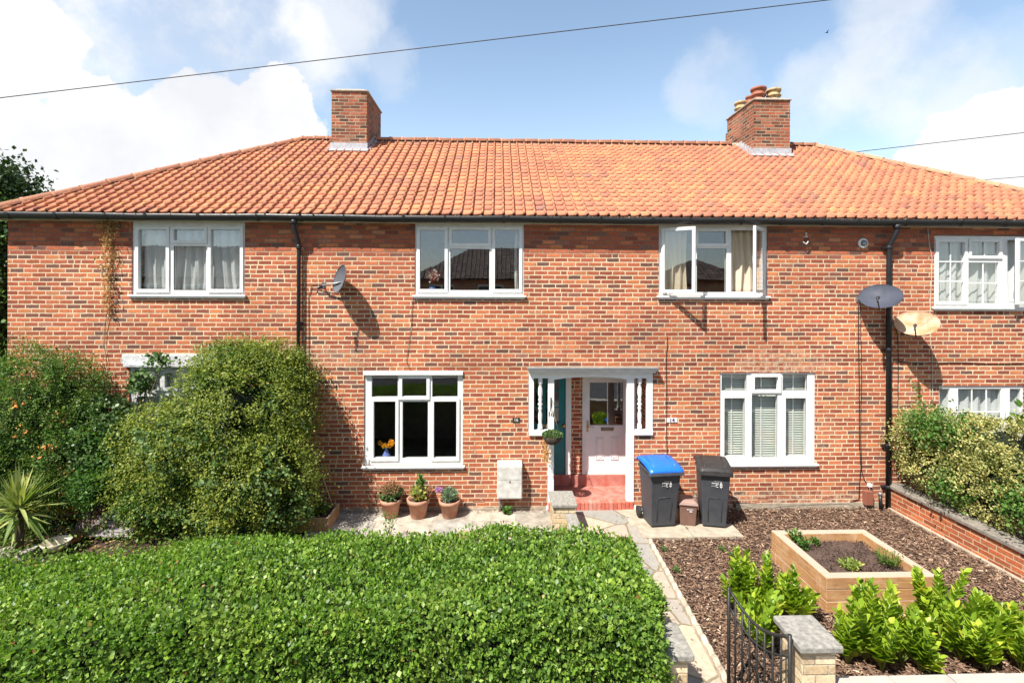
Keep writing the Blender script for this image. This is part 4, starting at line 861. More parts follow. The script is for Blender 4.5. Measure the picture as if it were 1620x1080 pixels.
# ------------------------------------------------------------------ hedge
HX1 = (G(1012, 838, 1.3).x+G(1062, 1000, 1.15).x)/2-.03; HZ = 1.30; HB = G(800, 836, HZ).y; HF = BY-.20; HL = -9.0
def sstep(a, b, x): t = np.clip((x-a)/(b-a), 0, 1); return t*t*(3-2*t)
def htop(x, y):
    return HZ+.028*np.sin(x*2.1+1)+.022*np.sin(x*4.7+y*3)+.02*np.sin(y*5.1-x*1.3)-.15*sstep(-1.9, -4.4, x)-.05*sstep(HX1-.5, HX1, x)
def hback(x): return HB+.03*np.sin(x*3.1)+.03*np.sin(x*7.7+1)-.12*sstep(-2.0, -4.6, x)
hd = thing('privet_hedge', 'long clipped privet hedge with small glossy leaves filling the front boundary', 'hedge', (HX1-3, (HB+HF)/2, 0))
def hedge_pts(n, depth):
    fc = RNG.choice(4, n, p=[.47, .30, .09, .14]); x = RNG.uniform(HL, HX1, n); y = np.zeros(n); z = np.zeros(n); N = np.zeros((n, 3)); dd = np.abs(RNG.normal(0, depth, n))
    t = fc == 0; yb_ = hback(x); y[t] = HF+(yb_[t]-HF)*RNG.uniform(0, 1, t.sum()); z[t] = htop(x[t], y[t])-dd[t]; N[t] = [0, 0, 1]
    # edges are rounded off
    edge = np.minimum(np.minimum(y-HF, hback(x)-y), HX1-x); z[t] -= (.10*np.clip(1-edge/.14, 0, 1)**2)[t]
    f = fc == 1; zz = RNG.uniform(.25, 1, n)**.8; z[f] = (zz*htop(x, HF))[f]; y[f] = HF+dd[f]+.05*np.sin(x[f]*4+z[f]*5)*.6+.10*np.clip(1-(htop(x[f], HF)-z[f])/.12, 0, 1)**2; N[f] = [0, -1, .2]
    s = fc == 2; y[s] = RNG.uniform(HF, hback(HX1), s.sum()); z[s] = (zz*htop(HX1, HB))[s]; x[s] = HX1-dd[s]+.04*np.sin(y[s]*7+z[s]*6)-.10*np.clip(1-(htop(HX1, HB)-z[s])/.12, 0, 1)**2; N[s] = [1, 0, .2]
    b = fc == 3; z[b] = (zz*htop(x, HB))[b]; y[b] = hback(x[b])-dd[b]; N[b] = [0, 1, .2]
    x = x-.085*((y < BY+.22) & (x > HX1-.30))      # trimmed back beside the gate pillar
    return np.stack([x, y, z], 1), N
P, N = hedge_pts(225000, .055); keep = (P[:, 0] > -6.2) | (RNG.uniform(size=len(P)) < .45); P, N = P[keep], N[keep]
pr = np.sin(P[:, 0]*15+P[:, 1]*6+2*np.sin(P[:, 0]*3.1))*np.sin(P[:, 1]*17-P[:, 2]*13+P[:, 0]*4+1.5*np.sin(P[:, 0]*7)); pr = np.sign(pr)*np.abs(pr)**.6   # thin and thick places
keep = RNG.uniform(size=len(P)) < .66+.36*pr; P, N = P[keep], N[keep]; n = len(P)
D = unit(N*.55+rv(n)*.85+[0, -.05, .35]); 
scatter('foliage', P, D, unit(N*.7+rv(n)*.7+[0, -.1, .4]), RNG.uniform(.021, .048, n), DIA, M['hedge'], hd, 1.5)
P, N = hedge_pts(11000, .01); keep = RNG.uniform(size=len(P)) < .6; P, N = P[keep], N[keep]; n = len(P)      # young sprigs standing above the clip line
off = np.repeat(RNG.uniform(0, .06, n), 4); P4 = np.repeat(P, 4, 0)+np.repeat(N, 4, 0)*(off*np.tile([.3, .6, .9, 1.2], n))[:, None]
scatter('sprig', P4, unit(np.repeat(N, 4, 0)*.8+rv(4*n)*.6+[0, 0, .3]), rv(4*n), RNG.uniform(.018, .036, 4*n), OVAL, leafmat('privet_sprig', [(0, (.10, .22, .02)), (1, (.20, .34, .045))], .35, .35), hd)
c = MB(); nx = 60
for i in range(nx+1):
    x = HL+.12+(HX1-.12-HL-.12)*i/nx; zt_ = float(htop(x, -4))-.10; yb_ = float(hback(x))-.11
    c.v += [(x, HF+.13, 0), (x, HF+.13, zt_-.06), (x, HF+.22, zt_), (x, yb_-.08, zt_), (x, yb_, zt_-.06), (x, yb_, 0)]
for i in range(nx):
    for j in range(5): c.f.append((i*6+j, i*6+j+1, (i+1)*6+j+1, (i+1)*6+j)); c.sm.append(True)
c.f += [tuple(range(6)), tuple(nx*6+j for j in range(6))]; c.sm += [False]*2; c.build('hedge_shade_core', M['core'], hd)  # dark filler body under the hedge leaves, inner shade put in as colour
# ------------------------------------------------------------------ shrubs against the left of the house
def c3(px, py, Y): return W(px, py, Y)
def bl(px, py, Y, rx, ry, rz): q = W(px, py, Y); return (q.x, q.y, q.z, rx, ry, rz)
big = [bl(385, 645, -.75, .74, .58, .78), bl(365, 590, -.6, .50, .40, .42), bl(448, 650, -.5, .36, .42, .80), bl(315, 700, -.85, .66, .5, .58), bl(410, 745, -.85, .72, .6, .70), bl(270, 785, -.80, .62, .42, .42), bl(390, 800, -.85, .80, .5, .42), bl(462, 605, -.35, .26, .28, .42), bl(430, 575, -.5, .30, .3, .28), bl(252, 690, -.65, .42, .38, .42), bl(235, 750, -.7, .45, .38, .42), bl(335, 628, -.7, .42, .38, .42)]
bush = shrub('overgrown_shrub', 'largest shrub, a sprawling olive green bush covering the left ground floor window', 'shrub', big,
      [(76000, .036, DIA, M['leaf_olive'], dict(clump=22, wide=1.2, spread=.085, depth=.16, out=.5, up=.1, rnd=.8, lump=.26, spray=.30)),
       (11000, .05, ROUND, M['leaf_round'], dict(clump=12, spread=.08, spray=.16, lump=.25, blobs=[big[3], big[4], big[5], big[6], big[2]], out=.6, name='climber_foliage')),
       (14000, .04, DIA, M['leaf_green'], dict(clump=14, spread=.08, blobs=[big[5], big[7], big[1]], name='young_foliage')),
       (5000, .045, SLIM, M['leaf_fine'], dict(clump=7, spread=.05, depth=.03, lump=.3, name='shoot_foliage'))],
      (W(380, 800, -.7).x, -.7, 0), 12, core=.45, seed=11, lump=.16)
shoots(bush, big, 210, .46, .042, DIA, M['leaf_olive'], 5)
lf = [bl(40, 645, -.5, .80, .5, .80), bl(100, 625, -.4, .55, .36, .55), bl(20, 720, -.55, .95, .42, .75), bl(115, 700, -.5, .5, .42, .65), bl(-70, 680, -.6, .9, .6, .95), bl(75, 770, -.55, .75, .36, .42)]
fsh = shrub('flowering_shrub', 'feathery green shrub with orange dead flowers at the far left corner of the house', 'shrub', lf,
      [(48000, .04, SLIM, M['leaf_fine'], dict(clump=20, spread=.085, depth=.18, lump=.24, wide=1.5, spray=.26)), (26000, .036, DIA, M['leaf_green'], dict(clump=16, spread=.09, spray=.2, lump=.24)),
       (1100, .05, DIA, M['berry'], dict(clump=13, spread=.06, depth=.02, name='dead_flowers', blobs=[lf[0], lf[2], lf[3], lf[5]], out=.2, up=-.8))],
      (W(60, 760, -.45).x, -.45, 0), 8, core=.42, seed=21)
shoots(fsh, lf, 190, .42, .042, DIA, M['leaf_fine'], 6)
ml = [bl(160, 665, -.4, .34, .34, .32), bl(226, 606, -.2, .12, .1, .12), bl(170, 700, -.5, .40, .36, .42), bl(205, 722, -.45, .34, .4, .34), bl(185, 745, -.5, .42, .34, .36), bl(258, 572, -.22, .13, .1, .06)]
csh = shrub('climbing_shrub', 'grey green round leaved climber between the two large shrubs', 'shrub', ml,
      [(17000, .046, ROUND, M['leaf_round'], dict(clump=12, spread=.075, depth=.15, lump=.2, spray=.14)), (4500, .05, DIA, M['leaf_green'], dict(clump=12, spread=.07, blobs=ml[2:5]))],
      (W(190, 740, -.4).x, -.4, 0), 6, core=.4, seed=31)
shoots(csh, ml, 60, .32, .05, ROUND, M['leaf_round'], 7, nl=16)
# long shoots reaching over the window
t = thing('low_bush', 'low bright green bush with fine leaves beside the corrugated sheet', 'bush', tuple(G(160, 838)))
P, NN = blobpts([bl(150, 765, -.80, .26, .2, .26), bl(182, 750, -.75, .26, .2, .30), bl(128, 785, -.85, .2, .2, .18)], 6000, .3, .3, .02, 12, .08, 41, None, .14)
D, N = leafdirs(NN); scatter('foliage', P, D, N, RNG.uniform(.03, .055, len(P)), SLIM, M['leaf_green'], t, 1.5)
m_ = MB(); b0 = G(160, 838)
for i in range(8): m_.tube([b0, b0+Vector((random.uniform(-.15, .15), random.uniform(-.1, .1), .25)), b0+Vector((random.uniform(-.35, .35), random.uniform(-.2, .2), .5))], .008, 5, .003)
m_.build('stem', M['bark'], t)
# cordyline
cb_ = Vector((W(30, 790, -1.3).x, -1.3, 0)); t = thing('cordyline', 'spiky striped cordyline with long strap leaves at the left edge', 'plant', tuple(cb_)); hh = W(30, 805, cb_.y).z
k = MB(); k.tube([cb_, (cb_.x+.02, cb_.y, hh*.5), (cb_.x, cb_.y, hh)], .05, 10, .04); k.build('trunk', M['bark'], t)
lm = MB()
for i in range(100):
    az = random.uniform(0, 6.283); el = random.uniform(-.75, 1.45); L = random.uniform(.42, .70); w = random.uniform(.018, .03); o = Vector((cb_.x, cb_.y, hh+random.uniform(-.12, .06)))
    dh = Vector((math.cos(az), math.sin(az), 0)); s_ = Vector((-dh.y, dh.x, 0)); k0 = len(lm.v); n = 8; drop = random.uniform(.1, .6)*(1.3-el)*.5
    for j in range(n+1):
        t_ = j/n; c_ = o+dh*(L*t_*math.cos(el))+Vector((0, 0, L*t_*math.sin(el)-drop*t_*t_*L)); ww = w*(math.sin(math.pi*min(1, t_*.9+.12))**.6)*(1-t_**4*.9)
        lm.v += [tuple(c_-s_*ww+Vector((0, 0, ww*.4))), tuple(c_), tuple(c_+s_*ww+Vector((0, 0, ww*.4)))]
    for j in range(n):
        a = k0+j*3; lm.f += [(a, a+1, a+4, a+3), (a+1, a+2, a+5, a+4)]; lm.sm += [True, True]
lm.build('leaves', M['cord'], t, fix=False)
# tree beyond the left corner, and one further off
def tree(name, label, base, H, blobs, n, L, m, seed, tr=.16):
    t = thing(name, label, 'tree', base); P, NN = blobpts(blobs, n, .22, .16, .3, 18, .22, seed); D, N = leafdirs(NN, .4, .1, .9)
    scatter('crown', P, D, N, RNG.uniform(L*.7, L*1.2, len(P)), DIA, m, t, 1.4)
    k = MB(); b = Vector(base); k.tube([b, b+Vector((.1, 0, H*.35)), b+Vector((0, .1, H*.7)), b+Vector((.1, 0, H*.9))], tr, 10, tr*.3); rr = random.Random(seed)
    for q in blobs:
        for _ in range(2):
            s = b+Vector((0, 0, H*rr.uniform(.3, .6))); e = Vector(q[:3])+Vector((rr.uniform(-.5, .5)*q[3], rr.uniform(-.5, .5)*q[4], rr.uniform(-.3, .5)*q[5])); k.tube([s, s.lerp(e, .5)+Vector((0, 0, .15)), e], tr*.35, 6, .015)
    k.build('trunk', M['bark'], t); return t
tb = [bl(-25, 292, 3.2, .80, .8, .42), bl(5, 306, 3.2, .50, .6, .22), bl(-75, 290, 3.6, 1.0, 1.0, .6), bl(-20, 380, 3.0, 1.0, 1.0, 1.0), bl(-60, 480, 2.6, .95, .95, 1.2), bl(-60, 560, 2.4, 1.0, 1.0, 1.2)]
tree('garden_tree', 'dark leafy tree rising beyond the left hip of the roof', (W(-60, 500, 2.8).x, 2.8, 0), 5.6, tb, 26000, .11, M['leaf_dark'], 51)
iv = [bl(-4, 400, .6, .25, .3, .5), bl(-6, 470, .5, .27, .3, .6), bl(-8, 540, .4, .3, .3, .6), bl(-8, 350, .7, .25, .3, .4)]
shrub('tall_ivy', 'tall dark ivy growing round the left corner of the house', 'ivy', iv, [(9000, .06, ROUND, M['leaf_dark'], dict(clump=12, spread=.07)), (3000, .06, ROUND, M['leaf_green'], dict(clump=10, spread=.06, depth=.05))], (WX(-5), .5, 0), 4, wall=2.5, core=.6, seed=61)
# dried climber on the upper left wall
t = thing('dried_climber', 'dead golden brown climber hanging under the gutter at the left', 'climber', (WX(172), 0, 0)); m_ = MB(); rr = random.Random(9)
def wp(px, py, y=-.02): q = W(px, py, y); return Vector((q.x, y, q.z))
main = [wp(175, 350, -.08), wp(168, 380, -.06), wp(176, 410), wp(171, 450), wp(174, 490), wp(167, 520), wp(165, 545), wp(170, 575)]
m_.tube(main, .006, 5, .004)
for i in range(60):
    a = rr.random()**1.4; py = 350+a*150; p0 = wp(172+rr.uniform(-3, 3), py, -.05); p1 = p0+Vector((rr.uniform(-.12, .12)*(1-a*.6), rr.uniform(-.06, .01), rr.uniform(-.14, .05))); m_.tube([p0, p0.lerp(p1, .5)+Vector((0, -.02, .02)), p1], .003, 4, .0015)
m_.tube([wp(168, 350, -.06), wp(150, 352, -.08), wp(138, 362, -.1), wp(134, 372, -.09)], .004, 5, .002); m_.build('stem', M['drystem'], t)
n = 950; a = RNG.uniform(0, 1, n)**1.7; P = np.stack([WX(174)+RNG.normal(0, .075, n)*(1.15-a*.6)*(1+.5*np.sin(a*19)), -.02-np.abs(RNG.normal(0, .045, n)), WZ(172, 350)-a*1.55], 1)
scatter('dead_leaves', P, rv(n)+[0, 0, -.4], rv(n), RNG.uniform(.025, .055, n), SLIM, M['dry'], t, 1.6)
# variegated shrub on the right, behind the dividing wall
def bx3(px, py, X, rx, ry, rz):
    X -= .07; d = DIR(px, py); q = CAM+d*((X-CAM.x)/d.x)
    return (X, min(q.y, -.25), q.z, rx, ry, rz)
rb_ = [bx3(1462, 705, 7.30, .42, .40, .46), bx3(1490, 690, 7.45, .50, .5, .48), bx3(1540, 715, 7.5, .55, .6, .58), bx3(1490, 745, 7.25, .40, .45, .36), bx3(1590, 725, 7.6, .58, .6, .60), bx3(1550, 770, 7.35, .42, .5, .34), bx3(1610, 765, 7.5, .5, .6, .46), bx3(1670, 740, 7.8, .75, .7, .72), bx3(1600, 805, 7.4, .36, .45, .28)]
vsh = shrub('variegated_shrub', 'cream and green variegated euonymus shrub leaning over the brick dividing wall', 'shrub', rb_,
      [(42000, .032, DIA, M['leaf_cream'], dict(clump=16, spread=.06, depth=.14, lump=.22, wide=1.4, spray=.14)), (6000, .045, DIA, M['leaf_green'], dict(clump=26, spread=.10, depth=.08, lump=.2, wide=1.5, blobs=[bx3(1490, 672, 7.2, .34, .35, .24), bx3(1508, 772, 7.05, .20, .25, .14), bx3(1640, 800, 7.3, .3, .3, .2)], name='reverted_foliage'))],
      (7.5, -1.2, .05), 9, core=.6, seed=71)
shoots(vsh, rb_, 150, .30, .034, DIA, M['leaf_cream'], 8)
t = thing('tall_shoot_plant', 'slender climber shoot with small leaves rising above the variegated shrub', 'climber', (WX(1455), -.5, .05)); m_ = MB(); pts = [wp(1460, 700, -.5), wp(1458, 650, -.4), wp(1453, 625, -.35), wp(1444, 600, -.3)]; m_.tube([(WX(1460), -.5, .05)]+pts, .005, 5, .003); m_.build('stem', M['bark'], t)
n = 160; q = RNG.uniform(0, 3, n); P = np.array([pts[int(a)].lerp(pts[int(a)+1], a-int(a)) for a in np.clip(q, 0, 2.99)])+RNG.normal(0, .025, (n, 3)); scatter('foliage', P, rv(n), rv(n), .04, DIA, M['leaf_green'], t, 1.3)
t = thing('broad_leaf_plant', 'broad leaved green plant poking in at the right edge before the window', 'plant', (WX(1640), -1.6, .05)); q0 = wp(1622, 668, -1.5); m_ = MB(); m_.tube([(q0.x+.1, q0.y, .05), (q0.x+.05, q0.y, q0.z*.6), q0], .012, 6, .005); m_.build('stem', M['bark'], t)
n = 40; P = np.array([tuple(q0)]*n)+RNG.normal(0, .07, (n, 3)); scatter('leaf', P, rv(n)+[-.3, 0, .5], rv(n), .13, OVAL, M['leaf_green'], t)
# red flowers at the foot of that shrub
for i, (px, py) in enumerate([(1496, 828), (1516, 833), (1462, 810)]):
    dd_ = DIR(px, py); fpos = CAM+dd_*((WALLX+.30-CAM.x)/dd_.x); t = thing('red_flower', ['crimson flower on the dividing wall coping, left of the red pair', 'crimson flower on the dividing wall coping, right of the red pair', 'pale pink flower highest along the dividing wall coping'][i], 'flower', (fpos.x, fpos.y, .06))
    m_ = MB(); m_.tube([(fpos.x+.05, fpos.y+.03, .06), tuple(fpos)], .004, 5); m_.build('stem', M['leaf_green'], t); n = 50
    scatter('petal', np.array([tuple(fpos)]*n)+RNG.normal(0, .022, (n, 3)), rv(n), rv(n), .04, ROUND, leafmat('crimson_petal', [(0, (.35, .02, .03)), (1, (.5, .05, .08))], .2) if i < 2 else leafmat('pink_petal', [(0, (.6, .25, .28)), (1, (.75, .45, .45))], .2), t)
# ------------------------------------------------------------------ walls, pillars, gate
dw = thing('dividing_wall', 'low red brick garden wall with grey coping running from the black pipe to the right', 'wall', (WALLX+.1, -2, 0))
m_ = MB(); z1 = W(1400, 770, -.05).z; m_.box((WALLX, BY+.0, -.1), (WALLX+.22, -.001, z1)); m_.build('brickwork', M['brick_wall'], dw)
m_ = MB(); y = -.002; 
while y > BY: m_.box((WALLX-.03, max(y-.597, BY-.02), z1+.0005), (WALLX+.25, y, z1+.055+.003*math.sin(y*9))); y -= .60
m_.build('coping', M['coping'], dw, bevel=.008); m_ = MB(); m_.box((WALLX-.05, BY, -.1), (WALLX-.0005, -.09, .035)); m_.build('footing', M['slab'], dw, bevel=.01)
def pillar(x0, x1, y0, y1, z, label, capm=.02):
    t = thing('gate_pillar', label, 'pillar', ((x0+x1)/2, (y0+y1)/2, 0)); m_ = MB(); m_.box((x0+.02, y0+.02, -.1), (x1-.02, y1-.02, z-.055)); m_.build('brickwork', M['brick_yellow'], t, bevel=.006)
    m_ = MB(); m_.box((x0-capm, y0-capm, z-.0545), (x1+capm, y1+capm, z)); m_.build('cap', M['capstone'], t, bevel=.012); return t
PZ = .95; a = G(1267, 1024, PZ); b = G(1337, 1024, PZ); c = G(1224, 972, PZ)
gp = pillar(a.x+.02, b.x-.02, a.y+.02, c.y-.02, PZ, 'pale brick gate pillar with grey stone cap right of the iron gate')
a2 = G(1094, 1033, PZ); pillar(a2.x-.36, a2.x, a2.y, G(1080, 985, PZ).y, PZ, 'pale brick gate pillar half buried in the privet hedge')
fw = thing('front_wall', 'low front wall with pale coping below the laurel plants', 'wall', (b.x+2, BY, 0)); cz = .58; yb_ = G(1450, 1066, cz).y
m_ = MB(); m_.box((b.x-.018, yb_-.25, -.1), (WALLX+1.5, yb_-.03, cz-.05)); m_.build('brickwork', M['brick_yellow'], fw)
m_ = MB(); x = b.x+.002
while x < WALLX+1.5: m_.box((x, yb_-.28, cz-.0495), (x+.494, yb_, cz+.002*math.sin(x*7))); x += .5
m_.build('coping', M['palecoping'], fw, bevel=.006)
# low wall by the porch
lw = thing('path_wall', 'short pale brick wall with sloping coping beside the porch step', 'wall', (WX(890), -.8, 0)); lz = .46
a = G(874, 798, lz); b = G(913, 798, lz); yb2 = G(890, 776, lz).y; m_ = MB(); m_.box((a.x+.02, a.y+.02, -.05), (b.x-.02, yb2-.02, lz-.0495)); m_.box((b.x-.17, a.y-1.4, -.05), (b.x-.04, a.y+.0195, lz-.17)); m_.build('brickwork', M['brick_yellow'], lw)
m_ = MB(); m_.box((a.x-.01, a.y-.01, lz-.049), (b.x+.01, yb2+.01, lz)); m_.build('cap', M['capstone'], lw, bevel=.01)
m_ = MB(); m_.box((b.x-.19, a.y-1.4, lz-.1695), (b.x-.015, a.y-.012, lz-.13)); m_.build('coping', M['capstone'], lw, bevel=.008)
# wrought iron gate standing open
hx, hy = gp.location.x-.215, gp.location.y-.02; q = W(1153, 928, -3.75); Lg = .86
ga = G(1245, 1012, .98); gfar = None
yg0 = hy-.10; far = None
gt = thing('garden_gate', 'black wrought iron garden gate standing open against the laurels', 'gate', (hx, yg0, 0)); gdir = Vector((G(1153, 928, 1.0).x-hx, G(1153, 928, 1.0).y-yg0, 0)); Lg = gdir.length; gd = gdir.normalized()
def gp_(t, z): v = Vector((hx, yg0, 0))+gd*(t*Lg); return (v.x, v.y, z)
m_ = MB(); r = .009
for t_, z0, z1 in ((0, .06, 1.0), (1, .06, 1.0)): m_.tube([gp_(t_, z0), gp_(t_, z1)], .016, 6)
m_.tube([gp_(0, .10), gp_(1, .10)], .011, 6); m_.build('frame', M['iron'], gt)
m_ = MB()
def topz(t): return .985-.13*math.sin(math.pi*t)
m_.tube([gp_(t/12, topz(t/12)) for t in range(13)], .014, 6); m_.tube([gp_(t/12, topz(t/12)-.16) for t in range(13)], .009, 6); m_.build('rail', M['iron'], gt)
for i in range(1, 8):
    t_ = i/8; b_ = MB(); b_.tube([gp_(t_, .10), gp_(t_, topz(t_)-.005)], .0095, 6); b_.build('bar', M['iron'], gt)
for i, (t0, s) in enumerate(((.25, 1), (.5, -1), (.75, 1))):
    b_ = MB(); pts = []
    for j in range(22): a = j*.42; rad = .085*(1-j/26); pts.append(gp_(t0+s*rad*math.cos(a)/Lg, .55+rad*math.sin(a)))
    b_.tube(pts, .005, 5); b_.tube([gp_(t0-.13, .3), gp_(t0, .47), gp_(t0+.13, .3)], .005, 5); b_.tube([gp_(max(0, t0-.24), .82), gp_(t0, .62), gp_(min(1, t0+.24), .82)], .005, 5); b_.build('scroll', M['iron'], gt)
# ------------------------------------------------------------------ raised bed
rbt = thing('raised_bed', 'raised bed of stacked timber sleepers filled with brown soil', 'raised bed', ((bx0+bx1)/2, (by0+by1)/2, 0)); hgt = .42; nl = 3; th = .115
for l in range(nl):
    z0 = l*hgt/nl-.005*(l == 0); z1 = (l+1)*hgt/nl-.004; o = .002*(l % 2)
    for q in (((bx0+o, by0+o, z0), (bx1-o, by0+th, z1)), ((bx0+o, by1-th, z0), (bx1-o, by1-o, z1)), ((bx0+o, by0+th+.002, z0), (bx0+th, by1-th-.002, z1)), ((bx1-th, by0+th+.002, z0), (bx1-o, by1-th-.002, z1))):
        m_ = MB(); m_.box(*q); m_.build('sleeper', M['sleeper'], rbt, bevel=.006)
m_ = MB(); nn_ = 26
for j in range(nn_+1):
    for i in range(nn_+1):
        u, v = i/nn_, j/nn_; X = bx0+th+(bx1-bx0-2*th)*u; Y = by0+th+(by1-by0-2*th)*v; m_.v.append((X, Y, hgt-.12+.02*math.sin(X*9+Y*5)+.015*math.sin(Y*14-X*6)+random.uniform(-.012, .012)))
for j in range(nn_):
    for i in range(nn_): a = j*(nn_+1)+i; m_.f.append((a, a+1, a+nn_+2, a+nn_+1)); m_.sm.append(False)
m_.build('soil', M['bedsoil'], rbt)
n = 1800; P = np.stack([RNG.uniform(bx0+th, bx1-th, n), RNG.uniform(by0+th, by1-th, n), np.full(n, hgt-.105)], 1); scatter('clods', P, rv(n), rv(n), RNG.uniform(.008, .03, n), CHIP, M['bedsoil'], rbt, 1.5)
def tuft(name, label, cat, pos, n, r, h, L, tm, m, up=1.2, group=None):
    pos = Vector(pos); t = thing(name, label, cat, tuple(pos), group=group); s_ = MB()
    for i in range(max(4, n//14)): a = random.uniform(0, 6.28); e = pos+Vector((math.cos(a)*r*random.random(), math.sin(a)*r*random.random(), h*random.uniform(.5, 1))); s_.tube([pos, pos.lerp(e, .5)+Vector((0, 0, .01)), e], .0025, 4, .001)
    s_.build('stem', m, t); a = RNG.uniform(0, 6.28, n); q = np.sqrt(RNG.uniform(0, 1, n)); z = RNG.uniform(.15, 1, n)
    P = np.stack([pos.x+np.cos(a)*q*r*(.4+.6*z), pos.y+np.sin(a)*q*r*(.4+.6*z), pos.z+z*h], 1)
    scatter('leaf', P, rv(n)*.9+np.stack([np.cos(a), np.sin(a), np.full(n, up)], 1)*.6, rv(n)*.6+[0, 0, 1], RNG.uniform(L*.6, L*1.2, n), tm, m, t); return t
sz = hgt-.11
tuft('herb_plant', 'bright green herb clump in the back left corner of the raised bed', 'plant', G(1258, 856, sz), 200, .09, .12, .05, DIA, M['leaf_green'])
tuft('herb_plant', 'bright green herb clump along the left sleeper, further forward of the two', 'plant', G(1272, 868, sz), 160, .08, .11, .05, DIA, M['leaf_green'])
tuft('herb_plant', 'small green seedling standing alone on the soil near the back left', 'plant', G(1290, 860, sz), 130, .06, .06, .04, DIA, M['leaf_green'])
tuft('lettuce_plant', 'yellow green low leafy plant by the front sleeper, left of two', 'plant', G(1345, 900, sz), 240, .13, .08, .05, DIA, leafmat('yellowing_leaf', [(0, (.12, .2, .04)), (.6, (.25, .32, .07)), (1, (.5, .42, .14))], .3))
tuft('lettuce_plant', 'taller feathery green plant by the front sleeper, right of two', 'plant', G(1405, 895, sz), 330, .16, .14, .05, SLIM, M['leaf_fine'])
# ------------------------------------------------------------------ laurels
def laurel(pos, label, stems, H, spread, seed):
    rr = random.Random(seed); pos = Vector(pos); t = thing('laurel_plant', label, 'laurel', tuple(pos), group='young laurel plants along the front wall'); s_ = MB(); P = []; D = []; N = []; Ls = []
    for i in range(stems):
        a = rr.uniform(0, 6.28); lean = rr.uniform(.1, 1)*spread*1.25; h = H*1.36*rr.uniform(.5, 1.0); e = pos+Vector((math.cos(a)*lean, math.sin(a)*lean*.7, h)); m1 = pos.lerp(e, .5)+Vector((0, 0, -.02)); s_.tube([pos, m1, e], .008, 6, .004)
        d = (e-m1).normalized(); nl = int(h/.024)+5
        for j in range(nl):
            f = .22+.78*(j+.5)/nl; p = m1.lerp(e, (f-.5)*2) if f > .5 else pos.lerp(m1, f*2); az = j*2.4+rr.uniform(-.4, .4)
            s1 = d.cross(Vector((1, .2, 0))).normalized(); s2 = d.cross(s1); o = s1*math.cos(az)+s2*math.sin(az); k = .55+.9*max(0, f-.6)
            P.append(tuple(p)); D.append(tuple(o*.85+d*(k*1.1+.45))); N.append(tuple(d*1.0-o*.35)); Ls.append(rr.uniform(.105, .155)*(1.12-.45*f*f))
    s_.build('stem', mat('laurel_stem', (.25, .35, .08), .5), t); scatter('leaf', P, np.array(D), np.array(N), np.array(Ls), OVAL, M['laurel'], t, 1.1); return t
LG = [((1395, 1062), 9, .42, .22, 'laurel plant in front of the low one beside the pillar, touching the coping'), ((1455, 1062), 10, .40, .24, 'laurel plant by the coping between the low middle one and the broad one'), ((1560, 1062), 10, .42, .24, 'laurel plant by the coping below the second from the right edge'), ((1615, 1062), 10, .46, .24, 'laurel plant at the coping in the bottom right corner'), ((1190, 1005), 8, .40, .2, 'laurel plant right behind the gate rails'),
      ((1165, 965), 10, .48, .22, 'yellowish laurel plant tallest behind the top of the iron gate'), ((1215, 975), 10, .50, .22, 'laurel plant with its shoots just right of the gate top'), ((1262, 985), 8, .42, .16, 'laurel plant rising directly behind the stone pillar cap'),
      ((1210, 1030), 9, .36, .2, 'dark low laurel plant seen through the gate bars'), ((1370, 1045), 13, .62, .26, 'large laurel plant right of the pillar before the bed corner'), ((1425, 1050), 9, .44, .26, 'low laurel plant in the middle of the row'), ((1340, 1050), 7, .34, .18, 'low laurel plant hugging the right side of the stone pillar'),
      ((1480, 1010), 12, .60, .24, 'tallest laurel plant in front of the raised bed right corner'), ((1520, 1045), 13, .50, .28, 'broad laurel plant between the tallest one and the picture edge'), ((1580, 1040), 12, .44, .28, 'laurel plant second from the right edge along the front wall'), ((1640, 1030), 11, .5, .3, 'laurel plant cut by the right picture edge')]
for i, ((px, py), n, H, sp, lab) in enumerate(LG):
    q = G(px, py); q.y = max(q.y, yb_+.10); laurel(q, lab, n, H, sp, 100+i)
for i, (px, py) in enumerate([(1050, 872), (1142, 872), (1158, 880), (1190, 895), (1071, 905), (1165, 925)]):
    tuft('weed', ['weed sprouting at the top end of the path edging', 'tiny weed in the mulch, first of three below the bin slabs', 'tiny weed in the mulch, second of three below the bin slabs', 'tiny weed in the mulch, third and lowest of three below the bin slabs', 'small weed against the path edging further forward', 'small weed just behind the yellowish laurel'][i], 'weed', G(px, py), 50, .06, .06, .035, DIA, M['leaf_green'])
